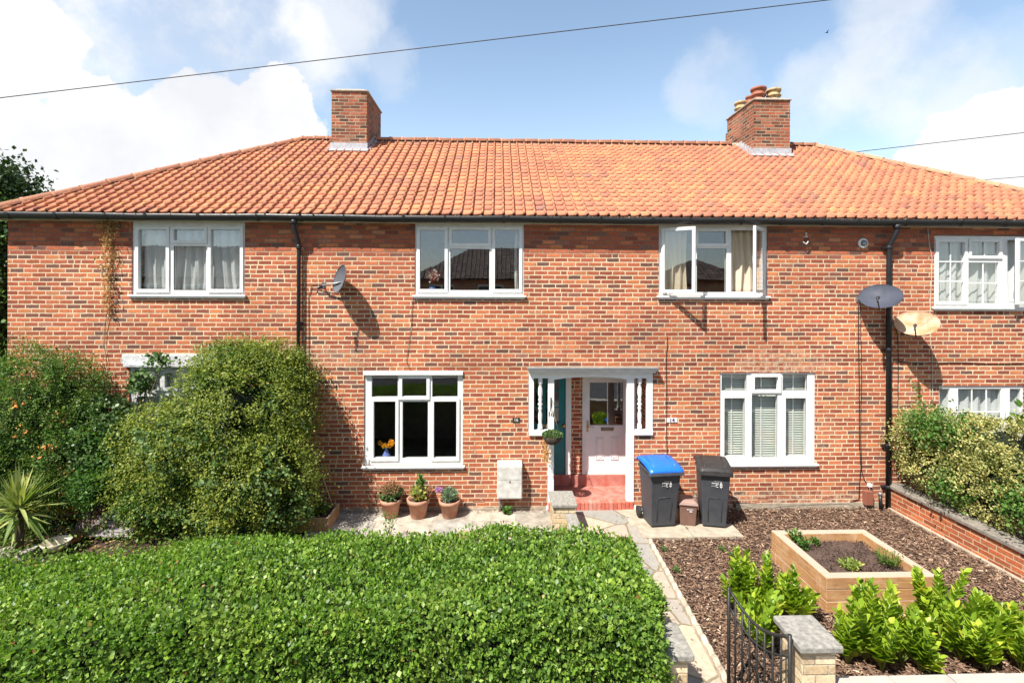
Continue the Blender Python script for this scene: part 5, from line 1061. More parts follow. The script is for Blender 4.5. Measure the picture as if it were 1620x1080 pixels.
# ------------------------------------------------------------------ wheelie bins
def wheelie(label, lidm, loc, rz, wd=.50, dp_=.56, H=.98, group='grey wheelie bins'):
    t = thing('wheelie_bin', label, 'bin', loc, rz, group)
    b = MB(); w0, w1 = wd*.40, wd*.49; d0 = dp_*.30; 
    b.frust((-w0, -d0, w0, d0), (-w1, -dp_*.48, w1, dp_*.42), .02, H-.07); b.frust((-w1-.018, -dp_*.5, w1+.018, dp_*.44), (-w1-.02, -dp_*.51, w1+.02, dp_*.45), H-.0695, H-.02)
    for s_ in (-1, 1): b.frust((s_*w0*.8-.03, d0-.02, s_*w0*.8+.03, d0+.07), (s_*w1*.8-.03, dp_*.36, s_*w1*.8+.03, dp_*.42), .10, H*.7)
    body = b.build('body', M['bin'], t, local=True, bevel=.02)
    p = MB()     # raised panel ribs on the front face
    def fy(z): return -d0+(-dp_*.48+d0)*(z-.02)/(H-.09)-.003
    pts = [(-w0*.55, .10), (-w0*.6, .42), (-w0*.45, .50), (w0*.45, .50), (w0*.6, .42), (w0*.55, .10)]
    p.tube([(x, fy(z), z) for x, z in pts], .006, 6); p.build('panel_rib', M['bin'], t, local=True)
    for s_ in (-1, 1):
        q = MB(); q.lathe([(.0, -.025), (.07, -.025), (.09, -.02), (.092, 0), (.09, .02), (.07, .025), (0, .025)], (s_*(wd*.5-.01), d0+.07, .092), 20, 'x'); wh = q.build('wheel', M['rubber'], t, local=True)
        q = MB(); q.lathe([(.0, -.028), (.035, -.029), (.045, -.026), (.045, .026), (.035, .029), (0, .028)], (s_*(wd*.5-.01), d0+.07, .092), 14, 'x'); q.build('hub', M['bin_black'], wh, local=True)
    q = MB(); q.tube([(-wd*.48, d0+.07, .092), (wd*.48, d0+.07, .092)], .012, 8); q.build('axle', M['dark_metal'], t, local=True)
    l = MB(); n = 8
    k0 = len(l.v); prof = [(-dp_*.55, .0), (-dp_*.53, .03), (-dp_*.40, .055), (-dp_*.1, .085), (dp_*.25, .10), (dp_*.43, .095), (dp_*.48, .06)]
    for (y, z) in prof:
        for x, dz in ((-w1-.035, -.03), (-w1-.03, .0), (-w1+.03, .012), (0, .016), (w1-.03, .012), (w1+.03, .0), (w1+.035, -.03)): l.v.append((x, y, H-.015+z+dz))
    for i in range(len(prof)-1):
        for j in range(6): l.f.append((k0+i*7+j, k0+i*7+j+1, k0+(i+1)*7+j+1, k0+(i+1)*7+j)); l.sm.append(True)
    l.poly([l.v[k0+j] for j in range(7)]); l.poly([l.v[k0+42+j] for j in range(7)]); lid = l.build('lid', lidm, t, local=True)
    r = MB(); r.frust((-w1-.037, -dp_*.565, w1+.037, -dp_*.40), (-w1-.030, -dp_*.55, w1+.030, -dp_*.42), H-.065, H-.012); r.build('lid_lip', M['bin_black'] if lidm == M['bin_black'] else M['bin'], lid, local=True, bevel=.006)
    for s_ in (-1, 1): r = MB(); r.tube([(s_*w1*.72, -dp_*.42, H+.045), (s_*w1*.72, -dp_*.1, H+.085), (s_*w1*.72, dp_*.25, H+.10)], .012, 6); r.build('lid_ridge', lidm, lid, local=True)
    r = MB(); r.tube([(-w1*.9, dp_*.40, H-.03), (-w1*.9, dp_*.56, H+.03), (w1*.9, dp_*.56, H+.03), (w1*.9, dp_*.40, H-.03)], .016, 8); r.build('handle', M['bin_black'], t, local=True)
    # council printing on the front, standing on its head
    z = H*.76; e = -.0035
    def flat(name, rects):
        m_ = MB()
        for (x0, z0, x1, z1) in rects: m_.poly([(x0, fy(z0)+e, z0), (x1, fy(z0)+e, z0), (x1, fy(z1)+e, z1), (x0, fy(z1)+e, z1)])
        return m_.build(name, M['print_white'], t, local=True)
    flat('printed_line', [(-.03, z+.060, .09, z+.064)]); flat('printed_word', [(-.06+i*.022, z+.022, -.043+i*.022, z+.038) for i in range(5)]+[(-.06+i*.03, z-.02, -.048+i*.03, z-.008) for i in range(2)])
    m_ = MB(); pts = []
    for j in range(13): a = R(-45)+R(270)*j/12-R(90)*0; pts.append((.022+.020*math.cos(a+math.pi*.25), fy(z-.012)+e, z-.012+.020*math.sin(a+math.pi*.25)))
    pts = [(.022-.020*math.cos(R(-135+270*j/12)), fy(z-.012)+e-.001, z-.012+.020*math.sin(R(-135+270*j/12))) for j in range(13)]
    pts = [(.044-p_[0], p_[1], p_[2]) for p_ in pts]; pts = [(.022-(p_[0]-.022), p_[1], p_[2]) for p_ in pts]
    m_.tube(pts, .0042, 5); m_.build('printed_letter', M['print_white'], t, local=True)
    m_ = MB()
    for (x0, z0, rr_) in ((.078, z+.036, .012), (.070, z+.012, .013), (.09, z+.012, .011), (.074, z-.02, .014), (.092, z-.018, .010), (.082, z-.04, .008)):
        m_.poly([(x0+rr_*math.cos(j*1.2566+.3), fy(z0)+e, z0+rr_*math.sin(j*1.2566+.3)) for j in range(5)])
    m_.build('printed_emblem', M['print_white'], t, local=True); return t
q = G(1047, 834, .03); wheelie('grey wheelie bin with a bright blue lid', M['bin_blue'], (q.x+.01, q.y+.18, .025), R(6), .50, .56, .93)
q = G(1134, 835, .03); wheelie('grey wheelie bin with a scuffed black lid', M['bin_black'], (q.x-.0, q.y+.17, .03), R(-12), .44, .54, .93)
q = G(1092, 832, .03); t = thing('food_caddy', 'small brown food waste caddy between the two wheelie bins', 'caddy', (q.x-.0, q.y+.14, .026), R(-14))
m_ = MB(); m_.frust((-.115, -.12, .115, .12), (-.14, -.16, .14, .15), 0, .34); m_.build('body', M['bin_brown'], t, local=True, bevel=.015)
m_ = MB(); m_.frust((-.155, -.18, .155, .16), (-.15, -.17, .15, .16), .3405, .37); m_.frust((-.145, -.165, .145, .155), (-.10, -.11, .10, .13), .3705, .405); m_.build('lid', M['bin_brown2'], t, local=True, bevel=.012)
m_ = MB(); m_.tube([(-.16, 0, .33), (-.165, .10, .42), (-.10, .17, .46), (.10, .17, .46), (.165, .10, .42), (.16, 0, .33)], .009, 8); m_.build('handle', M['bin_black'], t, local=True)
m_ = MB()
for i in range(4): m_.poly([(-.02+i*.024, -.1585+.0, .27), (-.002+i*.024, -.1585, .27), (-.002+i*.024, -.160, .285), (-.02+i*.024, -.160, .285)])
m_.poly([(.02, -.155, .235), (.06, -.155, .235), (.06, -.158, .255), (.02, -.158, .255)]); m_.build('printed_word', M['print_white'], t, local=True)
# ------------------------------------------------------------------ pots by the wall
def pot(px, py, r, h, name, label):
    q = G(px, py, .015); t = thing(name, label, 'plant pot', (q.x, q.y+r*.7, .014)); m_ = MB()
    m_.lathe([(.01, 0), (r*.68, 0), (r*.72, .01), (r*.93, h*.76), (r*1.06, h*.77), (r*1.1, h*.99), (r*1.0, h), (r*.92, h*.98), (r*.9, h*.8)], (0, 0, 0), 28); p = m_.build('pot', M['terracotta'], t, local=True)
    m_ = MB(); m_.lathe([(r*.9, h*.85), (r*.4, h*.88), (.01, h*.89)], (0, 0, 0), 20); m_.build('compost', M['soil'], t, local=True); return t
def potplant(t, r, h, items):
    for (nm, n, rad, hh, L, tm, m, cx_, cz_) in items:
        u = rv(n); P = u*np.array([rad, rad, hh])*RNG.uniform(.4, 1, (n, 1))+[t.location.x+cx_, t.location.y, t.location.z+h+cz_]; P[:, 2] = np.maximum(P[:, 2], t.location.z+h*.9); P[:, 1] = np.minimum(P[:, 1], -.02)
        D, N = leafdirs(u, .6, .5, .7); scatter(nm, P, D, N, RNG.uniform(L*.6, L*1.2, n), tm, m, t)
    s_ = MB(); b = Vector(t.location)+Vector((0, 0, h*.85))
    for i in range(9): a = i*.7; rr_ = items[0][2]; s_.tube([b, b+Vector((math.cos(a)*rr_*.4, math.sin(a)*rr_*.25, .1)), b+Vector((math.cos(a)*rr_*.8, math.sin(a)*rr_*.4, items[0][3]*1.0))], .004, 5, .002)
    s_.build('stem', M['bark'], t)
t = pot(616, 821, .165, .30, 'flower_pot', 'left terracotta pot, holding a pinkish brown sedum'); potplant(t, .165, .30, [('foliage', 700, .19, .12, .045, ROUND, M['leaf_round'], 0, .08), ('flower_head', 1500, .19, .13, .028, DIA, M['sedum'], 0, .15)])
t = pot(660, 822, .175, .31, 'flower_pot', 'middle terracotta pot, with a tall succulent stem and yellow green leaves'); potplant(t, .175, .31, [('foliage', 420, .15, .12, .055, ROUND, leafmat('yellow_green_leaf', [(0, (.15, .2, .04)), (.7, (.32, .34, .08)), (1, (.5, .2, .08))], .25), .02, .08), ('tall_stem_leaf', 90, .05, .20, .055, ROUND, M['leaf_green'], .02, .24), ('side_leaf', 200, .09, .06, .045, DIA, M['sedum'], .16, .12)])
t = pot(710, 821, .165, .28, 'flower_pot', 'right terracotta pot, stained white, holding a grey green lavender'); potplant(t, .165, .28, [('foliage', 1300, .14, .10, .05, SLIM, M['lav'], 0, .08), ('flower', 160, .06, .03, .03, DIA, M['purple'], -.17, .16)])
# hanging basket on the porch post, with its bracket and the number
bx_ = WX(872); t = thing('hanging_basket', 'wicker hanging basket of trailing plants on the left porch post', 'hanging basket', (bx_, -.22, WZ(872, 688)))
cz = W(874, 690, -.22).z; cxx = W(874, 690, -.22).x; m_ = MB(); rr_ = .15
for i in range(9):
    z = -.12*i/8; r_ = rr_*math.sqrt(max(.05, 1-(i/8.6)**2)); m_.tube([(cxx+r_*math.cos(a*.3142), -.22+r_*math.sin(a*.3142), cz+z+.004*math.sin(a*3+i)) for a in range(21)], .009, 6, cap=False)
m_.build('basket', mat('wicker', (.09, .065, .05), .9, .3, 40), t)
m_ = MB(); top = W(872, 650, -.22).z+.02
for a in (.5, 2.6, 4.7): m_.tube([(cxx+rr_*math.cos(a), -.22+rr_*math.sin(a), cz), (bx_, -.2, W(872, 645, -.2).z)], .0035, 5)
m_.build('chain', M['cable_white'], t)
n = 700; u = rv(n); P = np.stack([cxx+u[:, 0]*.15, -.22+u[:, 1]*.14, cz+.01+np.abs(u[:, 2])*.07], 1); D, N = leafdirs(u, .6, .5, .7); scatter('foliage', P, D, N, RNG.uniform(.025, .05, n), DIA, M['leaf_round'], t)
n = 420; P = np.stack([cxx-.10+RNG.normal(0, .03, n), np.minimum(-.2+RNG.normal(0, .05, n), -.02), cz-RNG.uniform(0, .42, n)], 1); scatter('dead_trailing_stem', P, rv(n)+[0, 0, -1], rv(n), .05, SLIM, M['dry'], t)
t = thing('basket_bracket', 'black iron basket bracket fixed to the left porch post', 'bracket', (WX(872), -.013, WZ(872, 640))); m_ = MB(); zz0, zz1 = WZ(871.5, 628), WZ(871.5, 650)
m_.box((bx_-.01, -.022, zz1), (bx_+.01, -.013, zz0)); m_.tube([(bx_, -.02, zz0-.01), (bx_, -.12, zz0-.02), (bx_, -.2, zz0-.09), (bx_, -.20, zz0-.13)], .006, 6); m_.tube([(bx_, -.02, zz1+.01), (bx_, -.12, zz0-.04)], .005, 6); m_.build('arm', M['dark_metal'], t)
def plaque(name, label, r, y, back, fg, s, size):
    x0, x1, z0, z1 = r; t = thing(name, label, 'house number', ((x0+x1)/2, y, (z0+z1)/2)); m_ = MB(); m_.box((x0, y-.012, z0), (x1, y, z1)); m_.build('plate', back, t, bevel=.002)
    text(s, size, ((x0+x1)/2, y-.014, (z0+z1)/2), (R(90), 0, 0), fg, t); return t
text16 = thing('door_number', 'black number 16 fixed on the left porch post under the bracket', 'house number', (bx_, -.013, WZ(872, 655))); text('16', .115, (bx_, -.016, WZ(872, 655)), (R(90), 0, 0), M['dark_metal'], text16)
plaque('number_plaque', 'small dark plaque numbered 16 on the brickwork left of the porch', rect(811.5, 660, 822.5, 667.5), -.002, M['bin_black'], M['cable_white'], '16', .075)
r = rect(1054.5, 660.5, 1072, 667.5); t = thing('number_tiles', 'white number tiles reading 14 on the brickwork right of the porch', 'house number', ((r[0]+r[1])/2, -.002, (r[2]+r[3])/2)); n = 4; wd = (r[1]-r[0])/n
for i in range(n): m_ = MB(); m_.box((r[0]+i*wd+.003, -.014, r[2]), (r[0]+(i+1)*wd-.003, -.002, r[3])); m_.build('tile', M['white_paint'], t, bevel=.002)
for i, ch_ in ((1, '1'), (2, '4')): text(ch_, .085, (r[0]+(i+.5)*wd, -.016, (r[2]+r[3])/2), (R(90), 0, 0), mat('plum_ink', (.10, .03, .10), .5), t)
# meter box
r = rect(787.5, 729, 826.5, 783); t = thing('meter_box', 'weathered white meter box on the wall between window and porch', 'meter box', ((r[0]+r[1])/2, -.05, r[2])); m_ = MB(); m_.box((r[0], -.17, r[2]), (r[1], -.001, r[3]-.03)); m_.frust((r[0], -.17, r[1], -.001), (r[0]+.002, -.12, r[1]-.002, -.001), r[3]-.0299, r[3]+.02); m_.build('cabinet', M['meter'], t, bevel=.008)
m_ = MB(); zz = (r[2]+r[3])/2+.03; m_.box((r[0]+.012, -.178, r[2]+.02), (r[1]-.012, -.1705, zz)); m_.box((r[0]+.012, -.178, zz+.008), (r[1]-.012, -.1705, r[3]-.05)); m_.build('cover', M['meter'], t, bevel=.003); m_ = MB(); m_.lathe([(.0, 0), (.012, 0), (.012, .008), (0, .008)], ((r[0]+r[1])/2, -.187, zz-.02), 10, 'y'); m_.build('lock', M['dark_metal'], t)
m_ = MB(); m_.tube([(r[0]+.05, -.06, r[2]), (r[0]+.05, -.06, .0)], .022, 10); m_.build('conduit', M['grey_metal'], t)
tuft('weed', 'leafy weed growing at the foot of the wall by the meter box', 'weed', G(803, 812, .01), 90, .09, .10, .055, ROUND, M['leaf_green'])
tuft('weed', 'upright weed poking up before the left terracotta pot', 'weed', (G(628, 828).x, -1.02, 0), 120, .12, .42, .07, SLIM, M['leaf_green'])
# ------------------------------------------------------------------ satellite dishes
def dish(name, label, cpx, Yc, rx, rz_, yaw, pitch, m, arm_from, lnbm, tilt=0):
    c = W(cpx[0], cpx[1], Yc); c = Vector((c.x, Yc, c.z)); t = thing(name, label, 'satellite dish', tuple(c)); rot = Matrix.Rotation(yaw, 3, 'Z') @ Matrix.Rotation(pitch, 3, 'X') @ Matrix.Rotation(tilt, 3, 'Y')
    m_ = MB(); nr, na = 9, 36; dep = .07
    for side in (0, 1):
        k0 = len(m_.v)
        for i in range(nr+1):
            q = i/nr
            for j in range(na):
                a = 2*math.pi*j/na; v = Vector((rx*q*math.cos(a), dep*(1-q*q)+.006*side, rz_*q*math.sin(a))); m_.v.append(tuple(c+rot @ v))
        for i in range(nr):
            for j in range(na): m_.f.append((k0+i*na+j, k0+i*na+(j+1) % na, k0+(i+1)*na+(j+1) % na, k0+(i+1)*na+j)); m_.sm.append(True)
    o = m_.build('reflector', m, t); m_ = MB(); m_.tube([tuple(c+rot @ Vector((rx*math.cos(a*.1745), 0, rz_*math.sin(a*.1745)))) for a in range(37)], .006, 6, cap=False); m_.build('rim', m, t)
    m_ = MB(); b = c+rot @ Vector((0, dep, -rz_*.5)); bot = c+rot @ Vector((0, .01, -rz_*.98)); lnb = c+rot @ Vector((0, -.30, -rz_*1.15)); m_.tube([c+rot @ Vector((0, dep+.02, -.02)), bot+rot @ Vector((0, .03, -.02)), lnb], .010, 6); m_.build('feed_arm', M['dark_metal'], t)
    m_ = MB(); ll = lnb+rot @ Vector((0, .02, .045)); dirv = (c-ll).normalized(); m_.tube([lnb, ll-dirv*.02, ll+dirv*.05], [.015, .022, .028], 10); m_.tube([lnb, lnb+Vector((0, 0, -.05))], .012, 8); m_.build('receiver', lnbm, t)
    w_ = W(arm_from[0], arm_from[1], 0); w_ = Vector((w_.x, 0, w_.z)); m_ = MB(); m_.box((w_.x-.03, -.012, w_.z-.05), (w_.x+.03, -.0005, w_.z+.05)); m_.tube([w_, w_+Vector((0, -.08, -.01)), c+rot @ Vector((0, dep+.03, -.02))], .014, 8); m_.build('bracket', M['grey_metal'], t); return t
dish('satellite_dish', 'small grey round satellite dish turned left, beside the left downpipe', (537, 441), -.26, .24, .235, R(-52), R(-14), M['dish_grey'], (512, 451), M['dark_metal'])
dish('satellite_dish', 'dark oval satellite dish crossing the right downpipe', (1393, 468.5), -.30, .305, .245, R(-44), R(-36), M['dish_mesh'], (1357, 473), M['dark_metal'])
dish('satellite_dish', 'rust stained cream oval satellite dish right of the downpipe', (1450, 511), -.30, .305, .245, R(-44), R(-36), M['dish_rust'], (1413, 512), M['dark_metal'])
# ------------------------------------------------------------------ small wall fittings and cables
q = W(1364, 385, 0); t = thing('wall_vent', 'round white vent cowl high on the wall left of the downpipe', 'vent', (q.x, 0, q.z)); m_ = MB(); m_.lathe([(.088, .0), (.088, -.03), (.075, -.045), (.055, -.04), (.05, -.01)], (q.x, -.001, q.z), 24, 'y'); m_.build('cowl', M['white_paint'], t); m_ = MB(); m_.lathe([(.045, -.02), (.045, -.06), (.02, -.065), (.0, -.065)], (q.x+.008, -.001, q.z), 20, 'y'); m_.build('inlet', M['grey_metal'], t)
q = W(1271, 379, 0); t = thing('wall_hook', 'pale metal hook bracket under the eaves between window and vent', 'hook', (q.x, 0, q.z)); m_ = MB(); m_.tube([(q.x+.05, -.01, q.z+.09), (q.x+.03, -.06, q.z+.04), (q.x-.04, -.06, q.z+.035), (q.x-.05, -.07, q.z-.05), (q.x, -.08, q.z-.09), (q.x+.035, -.08, q.z-.04)], .008, 8); m_.box((q.x+.035, -.01, q.z+.05), (q.x+.06, -.001, q.z+.12)); m_.build('bracket', M['white_paint'], t)
def cable(name, label, pts, r, m, y=-.012, cat='cable'):
    t = MB(); P = [];
    for p in pts: q = W(p[0], p[1], 0); yy_ = p[2] if len(p) > 2 else y; P.append(Vector((q.x, yy_, q.z)))
    Q = []
    for i in range(len(P)-1):
        for j in range(5): a = j/5; Q.append(P[i].lerp(P[i+1], a)+Vector((math.sin(i*5+j*1.3)*.003, 0, math.sin(i*3+j)*.003)))
    Q.append(P[-1]); t.tube(Q, r, 6); o = t.build(name, m); tag(o, label, cat); return o
cable('wall_cable', 'black cable running down the wall below the left grey dish', [(512, 449), (494, 450), (489, 470), (489, 560), (489, 700), (490, 800)], .005, M['cable_black'])
cable('wall_cable', 'thin cable wandering from the upper middle window to the window below', [(653, 470), (652, 500), (648, 540), (643, 570), (648, 584), (652, 587)], .004, mat('grey_cable', (.14, .1, .1), .6))
cable('wall_cable', 'thin black cable dropping past the white number tiles to the blue lidded bin', [(1055, 531), (1056, 540), (1054, 560), (1054, 660), (1055, 735), (1054, 800)], .005, M['cable_black'])
cable('wall_cable', 'black cable from the dark oval dish down to the brown junction box', [(1357, 474), (1358, 560), (1359, 700), (1361, 740), (1358, 788), (1340, 796), (1270, 799), (1200, 796), (1160, 794)], .0065, M['cable_black'])
cable('wall_cable', 'second black cable beside it ending at a small white connector', [(1360, 480), (1362, 560), (1361, 690), (1362, 740), (1366, 758), (1372, 764)], .005, M['cable_black'])
cable('wall_cable', 'lower black cable looping along the foot of the wall right of the bins', [(1160, 797), (1200, 805), (1240, 800), (1290, 797), (1340, 796), (1362, 806), (1375, 815)], .008, M['cable_black'])
cable('wall_cable', 'black cable below the rust stained dish to the garden wall', [(1414, 515), (1420, 530), (1420, 650), (1421, 755)], .006, M['cable_black'])
cable('wall_cable', 'cream cable from the eaves past the rust stained dish into the shrub', [(1466, 357), (1470, 390), (1474, 410), (1471, 470), (1470, 530), (1474, 560), (1475, 640)], .0045, M['cable_white'])
cable('wall_cable', 'horizontal dark cable running right above the ground floor window', [(1420, 572), (1450, 574), (1520, 573), (1560, 575), (1625, 574)], .007, M['cable_black'])
cable('wall_cable', 'pale thin cable hanging below the dead climber', [(168, 490), (165, 520), (163, 545), (167, 560), (170, 600)], .003, M['cable_white'])
q = W(1370, 784, 0); t = thing('junction_box', 'brown junction box low on the wall left of the downpipe', 'junction box', (q.x, 0, q.z)); m_ = MB(); m_.box((q.x-.07, -.09, q.z-.13), (q.x+.07, -.001, q.z+.11)); m_.build('box', mat('brown_box_paint', (.27, .10, .065), .6, .1, 9), t, bevel=.005); m_ = MB(); m_.tube([(q.x+.03, -.05, q.z+.11), (q.x+.03, -.05, q.z+.2)], .006, 6); m_.box((q.x+.0, -.07, q.z+.18), (q.x+.06, -.02, q.z+.23)); m_.build('connector', M['white_paint'], t)
q = W(1385, 796, 0); t = thing('stand_pipe', 'short black drain stub with ragged lagging beside the junction box', 'pipe', (q.x, -.12, 0)); m_ = MB(); m_.tube([(q.x, -.12, 0), (q.x-.01, -.12, .26)], .028, 10); m_.build('pipe', M['black_pipe'], t); m_ = MB(); m_.lathe([(.032, .25), (.034, .3), (.015, .31)], (q.x-.01, -.12, 0), 12); m_.build('cap', M['grey_metal'], t)
# overhead wires
def wire(label, a, b, sag, r):
    m_ = MB(); a, b = Vector(a), Vector(b); n = 24; m_.tube([a.lerp(b, i/n)-Vector((0, 0, sag*4*(i/n)*(1-i/n))) for i in range(n+1)], r, 6); tag(m_.build('overhead_wire', M['wire']), label, 'wire')
a, b = W(0, 155, -1.9), W(1330, -2, -2.4); d = (b-a); wire('long overhead wire crossing the whole sky above the roof', a-d*.6, b+d*.5, .0, .0058)
a, b = W(1350, 241, 4.2), W(1620, 210, 3.2); d = b-a; wire('overhead wire rising from the right hip of the roof, upper of two', a-d*.7, b+d*.8, .0, .009)
a, b = W(1565, 284, 5.2), W(1620, 279.5, 4.6); d = b-a; wire('overhead wire just above the right hip near the edge, lower of two', a-d*1., b+d*5, .0, .009)
# distant bird
bp = W(1308, 52, 40); t = thing('bird', 'tiny dark bird gliding high in the sky at the right', 'bird', tuple(bp)); m_ = MB()
m_.tube([bp+Vector((-.16, 0, 0)), bp+Vector((-.08, 0, .01)), bp+Vector((.05, 0, .01)), bp+Vector((.12, 0, .03)), bp+Vector((.17, 0, .02))], [.01, .045, .05, .035, .008], 8)
for s_ in (-1, 1): m_.poly([bp+Vector((-.05, 0, .02)), bp+Vector((.06, 0, .02)), bp+Vector((.02, s_*.3, .12)), bp+Vector((-.08, s_*.36, .10))])
m_.build('body', M['dark_metal'], t)
# ------------------------------------------------------------------ curtains, blinds, things on sills
def curtain(name, label, x0, x1, z0, z1, m, y=.17, folds=6, amp=.025, seed=0, flare=0.):
    rr = random.Random(seed); n = int(max(24, folds*10)); ph = rr.uniform(0, 6); m_ = MB(); nz = 10
    for k in range(nz+1):
        v = k/nz
        for i in range(n+1):
            u = i/n; xx = x0+(x1-x0)*u; xx += flare*(1-v)*(u-.5)+.012*math.sin(v*5+u*9+ph); yy_ = y+amp*math.sin(u*folds*6.283+ph+.6*math.sin(v*3+u*5))+amp*.4*math.sin(u*folds*2.3*6.283+v*2)
            m_.v.append((xx, yy_, z0+(z1-z0)*v))
    for k in range(nz):
        for i in range(n): a = k*(n+1)+i; m_.f.append((a, a+1, a+n+2, a+n+1)); m_.sm.append(True)
    o = m_.build(name, m); s_ = o.modifiers.new('thickness', 'SOLIDIFY'); s_.thickness = .002; tag(o, label, 'curtain'); return o
r = WIN['UL'][0]; curtain('net_curtain', 'white net curtain behind the upper left window', r[0]+.12, r[1]-.05, r[2]+.03, r[3]-.15, M['net'], .13, 11, .03, 1, .1)
r = WIN['UR'][0]; curtain('curtain', 'beige curtain drawn to the left of the open upper window', r[0]+.06, WX(1092), r[2]+.0, r[3]-.02, M['curtain'], .17, 4, .03, 2); curtain('curtain', 'beige curtain drawn to the right of the open upper window', WX(1157), r[1]-.02, r[2], r[3]-.02, M['curtain'], .17, 4, .035, 3)
r = WIN['FR'][0]; curtain('net_curtain', 'white net curtain behind the upper right window with glazing bars', r[0]+.02, r[1]-.02, r[2]+.0, r[3]-.0, M['net'], .135, 10, .035, 4)
r = WIN['RR'][0]; curtain('net_curtain', 'white net curtain behind the lower right window beyond the shrub', r[0]+.02, r[1]-.02, r[2]+.0, r[3]-.0, M['net'], .135, 8, .03, 5)
r = WIN['LL'][0]; curtain('net_curtain', 'white net curtain behind the ground floor window hidden by shrubs', r[0]+.02, r[1]-.02, r[2]+.0, r[3]-.0, M['net'], .135, 8, .03, 6)
r = WIN['UM'][0]; curtain('thin_curtain', 'narrow pale curtain edge at the right of the upper middle window', WX(815), WX(821), r[2]+.02, r[3]-.15, M['net'], .2, 1, .015, 7)
r = WIN['GR'][0]; xs = [r[0]+.02, WX(1186), WX(1236), r[1]-.02]
for i in range(3):
    t = thing('venetian_blind', ['left white venetian blind in the lower right window', 'middle white venetian blind in the lower right window', 'right white venetian blind in the lower right window'][i], 'blind', ((xs[i]+xs[i+1])/2, .16, r[2])); m_ = MB(); z = r[2]+.03
    while z < r[3]-.03:
        m_.poly([(xs[i]+.01, .14, z-.014), (xs[i+1]-.01, .14, z-.014), (xs[i+1]-.01, .172, z+.016), (xs[i]+.01, .172, z+.016)]); m_.poly([(xs[i]+.01, .142, z-.016), (xs[i+1]-.01, .142, z-.016), (xs[i+1]-.01, .174, z+.014), (xs[i]+.01, .174, z+.014)]); z += .042
    m_.build('slats', M['blind'], t); m_ = MB(); x = (xs[i]+xs[i+1])/2; m_.box((x-.012, .134, r[2]), (x+.012, .137, r[3])); m_.build('ladder_tape', M['white_paint'], t)
    m_ = MB(); m_.box((xs[i]+.005, .13, r[3]-.05), (xs[i+1]-.005, .18, r[3]-.01)); m_.build('head_rail', M['white_paint'], t)
# inside sills and the vase
for k, lab in (('GL', 'white inner sill of the left ground window'),):
    r = WIN[k][0]; m_ = MB(); m_.box((r[0], .0925, r[2]-.02), (r[1], .30, r[2]+.03)); m_.build('inner_sill', M['white_paint'], house)
q = W(611, 722, .17); vz = WIN['GL'][0][2]+.03; t = thing('flower_vase', 'blue vase of orange flowers inside the left ground floor window', 'vase', (q.x, .17, vz)); m_ = MB(); m_.lathe([(.03, 0), (.06, .01), (.078, .06), (.07, .11), (.03, .165), (.022, .19), (.035, .21)], (q.x, .17, vz), 20); m_.build('vase', M['blue_glass'], t); m_ = MB()
for i in range(7):
    a = i*.9; e = Vector((q.x+.11*math.cos(a), .17+.06*math.sin(a), vz+.29+.03*math.sin(i*2.))); m_.tube([(q.x, .17, vz+.18), e], .003, 5)
    n = 42; f = scatter('flower', np.array([tuple(e)]*n)+RNG.normal(0, .006, (n, 3)), rv(n)*[1, .6, .6]+[0, -.3, .1], rv(n), .045, DIA, M['petal'], t)
m_.build('stem', M['leaf_green'], t)
r = WIN['UM'][0]; q = W(684, 437, .18); t = thing('flower_posy', 'red and white artificial posy inside the upper middle window', 'flowers', (q.x, .18, r[2])); m_ = MB(); m_.lathe([(.04, 0), (.055, .12), (.05, .14)], (q.x, .18, r[2]), 14); m_.build('pot', M['blue_glass'], t)
n = 150; u = rv(n)*RNG.uniform(.3, 1.1, (n, 1)); scatter('petal', u*[.10, .05, .09]+[q.x, .18, q.z], u+rv(n)*.5, rv(n), .045, ROUND, M['petal_rw'], t)
# ------------------------------------------------------------------ left garden clutter
a, b = G(466, 833), G(538, 812); t = thing('wooden_planter', 'small wooden planter box of weeds beside the big shrub', 'planter', (G(500, 838).x, G(500, 838).y+.35, 0)); px0_, px1_ = G(462, 838).x+.02, G(522, 838).x; py0_ = G(490, 842).y; py1_ = py0_+.55; hz = .22
m_ = MB(); m_.box((px0_, py0_, 0), (px1_, py0_+.03, hz)); m_.box((px0_, py1_-.03, 0), (px1_, py1_, hz)); m_.box((px0_, py0_+.031, 0), (px0_+.03, py1_-.031, hz)); m_.box((px1_-.03, py0_+.031, 0), (px1_, py1_-.031, hz)); t.location = ((px0_+px1_)/2, (py0_+py1_)/2, 0); m_.build('box_sides', M['sleeper'], t, bevel=.004); m_ = MB(); m_.box((px0_+.031, py0_+.031, 0), (px1_-.031, py1_-.031, hz-.05)); m_.build('soil', M['soil'], t)
tuft('planter_weeds', 'low dark weeds growing inside the wooden planter', 'weeds', ((px0_+px1_)/2, (py0_+py1_)/2, hz-.05), 500, .26, .10, .05, DIA, M['leaf_fine'])
m_ = MB(); q1 = W(508, 748, -.35); m_.tube([(px1_-.06, py1_-.1, hz-.06), (q1.x, q1.y, q1.z)], .009, 6); tag(m_.build('bamboo_cane', mat('bamboo', (.5, .34, .2), .6), None), 'thin bamboo cane leaning out of the wooden planter', 'cane')
t = thing('corrugated_sheet', 'rusting corrugated metal sheet lying in the weeds under the shrub', 'metal sheet', tuple(G(165, 845))); m_ = MB(); A, B, C_ = G(108, 848, .05), G(205, 850, .05), W(118, 786, G(108, 848).y+.42); n = 60; wv = (B-A); up_ = Vector((0, .48, .36)); nn_ = wv.cross(up_).normalized()
for k in range(2):
    for j in range(n+1):
        v = j/n
        for u in (0, 1): m_.v.append(tuple(A+wv*u+up_*v+nn_*(.016*math.sin(v*8*6.283)+k*.002)))
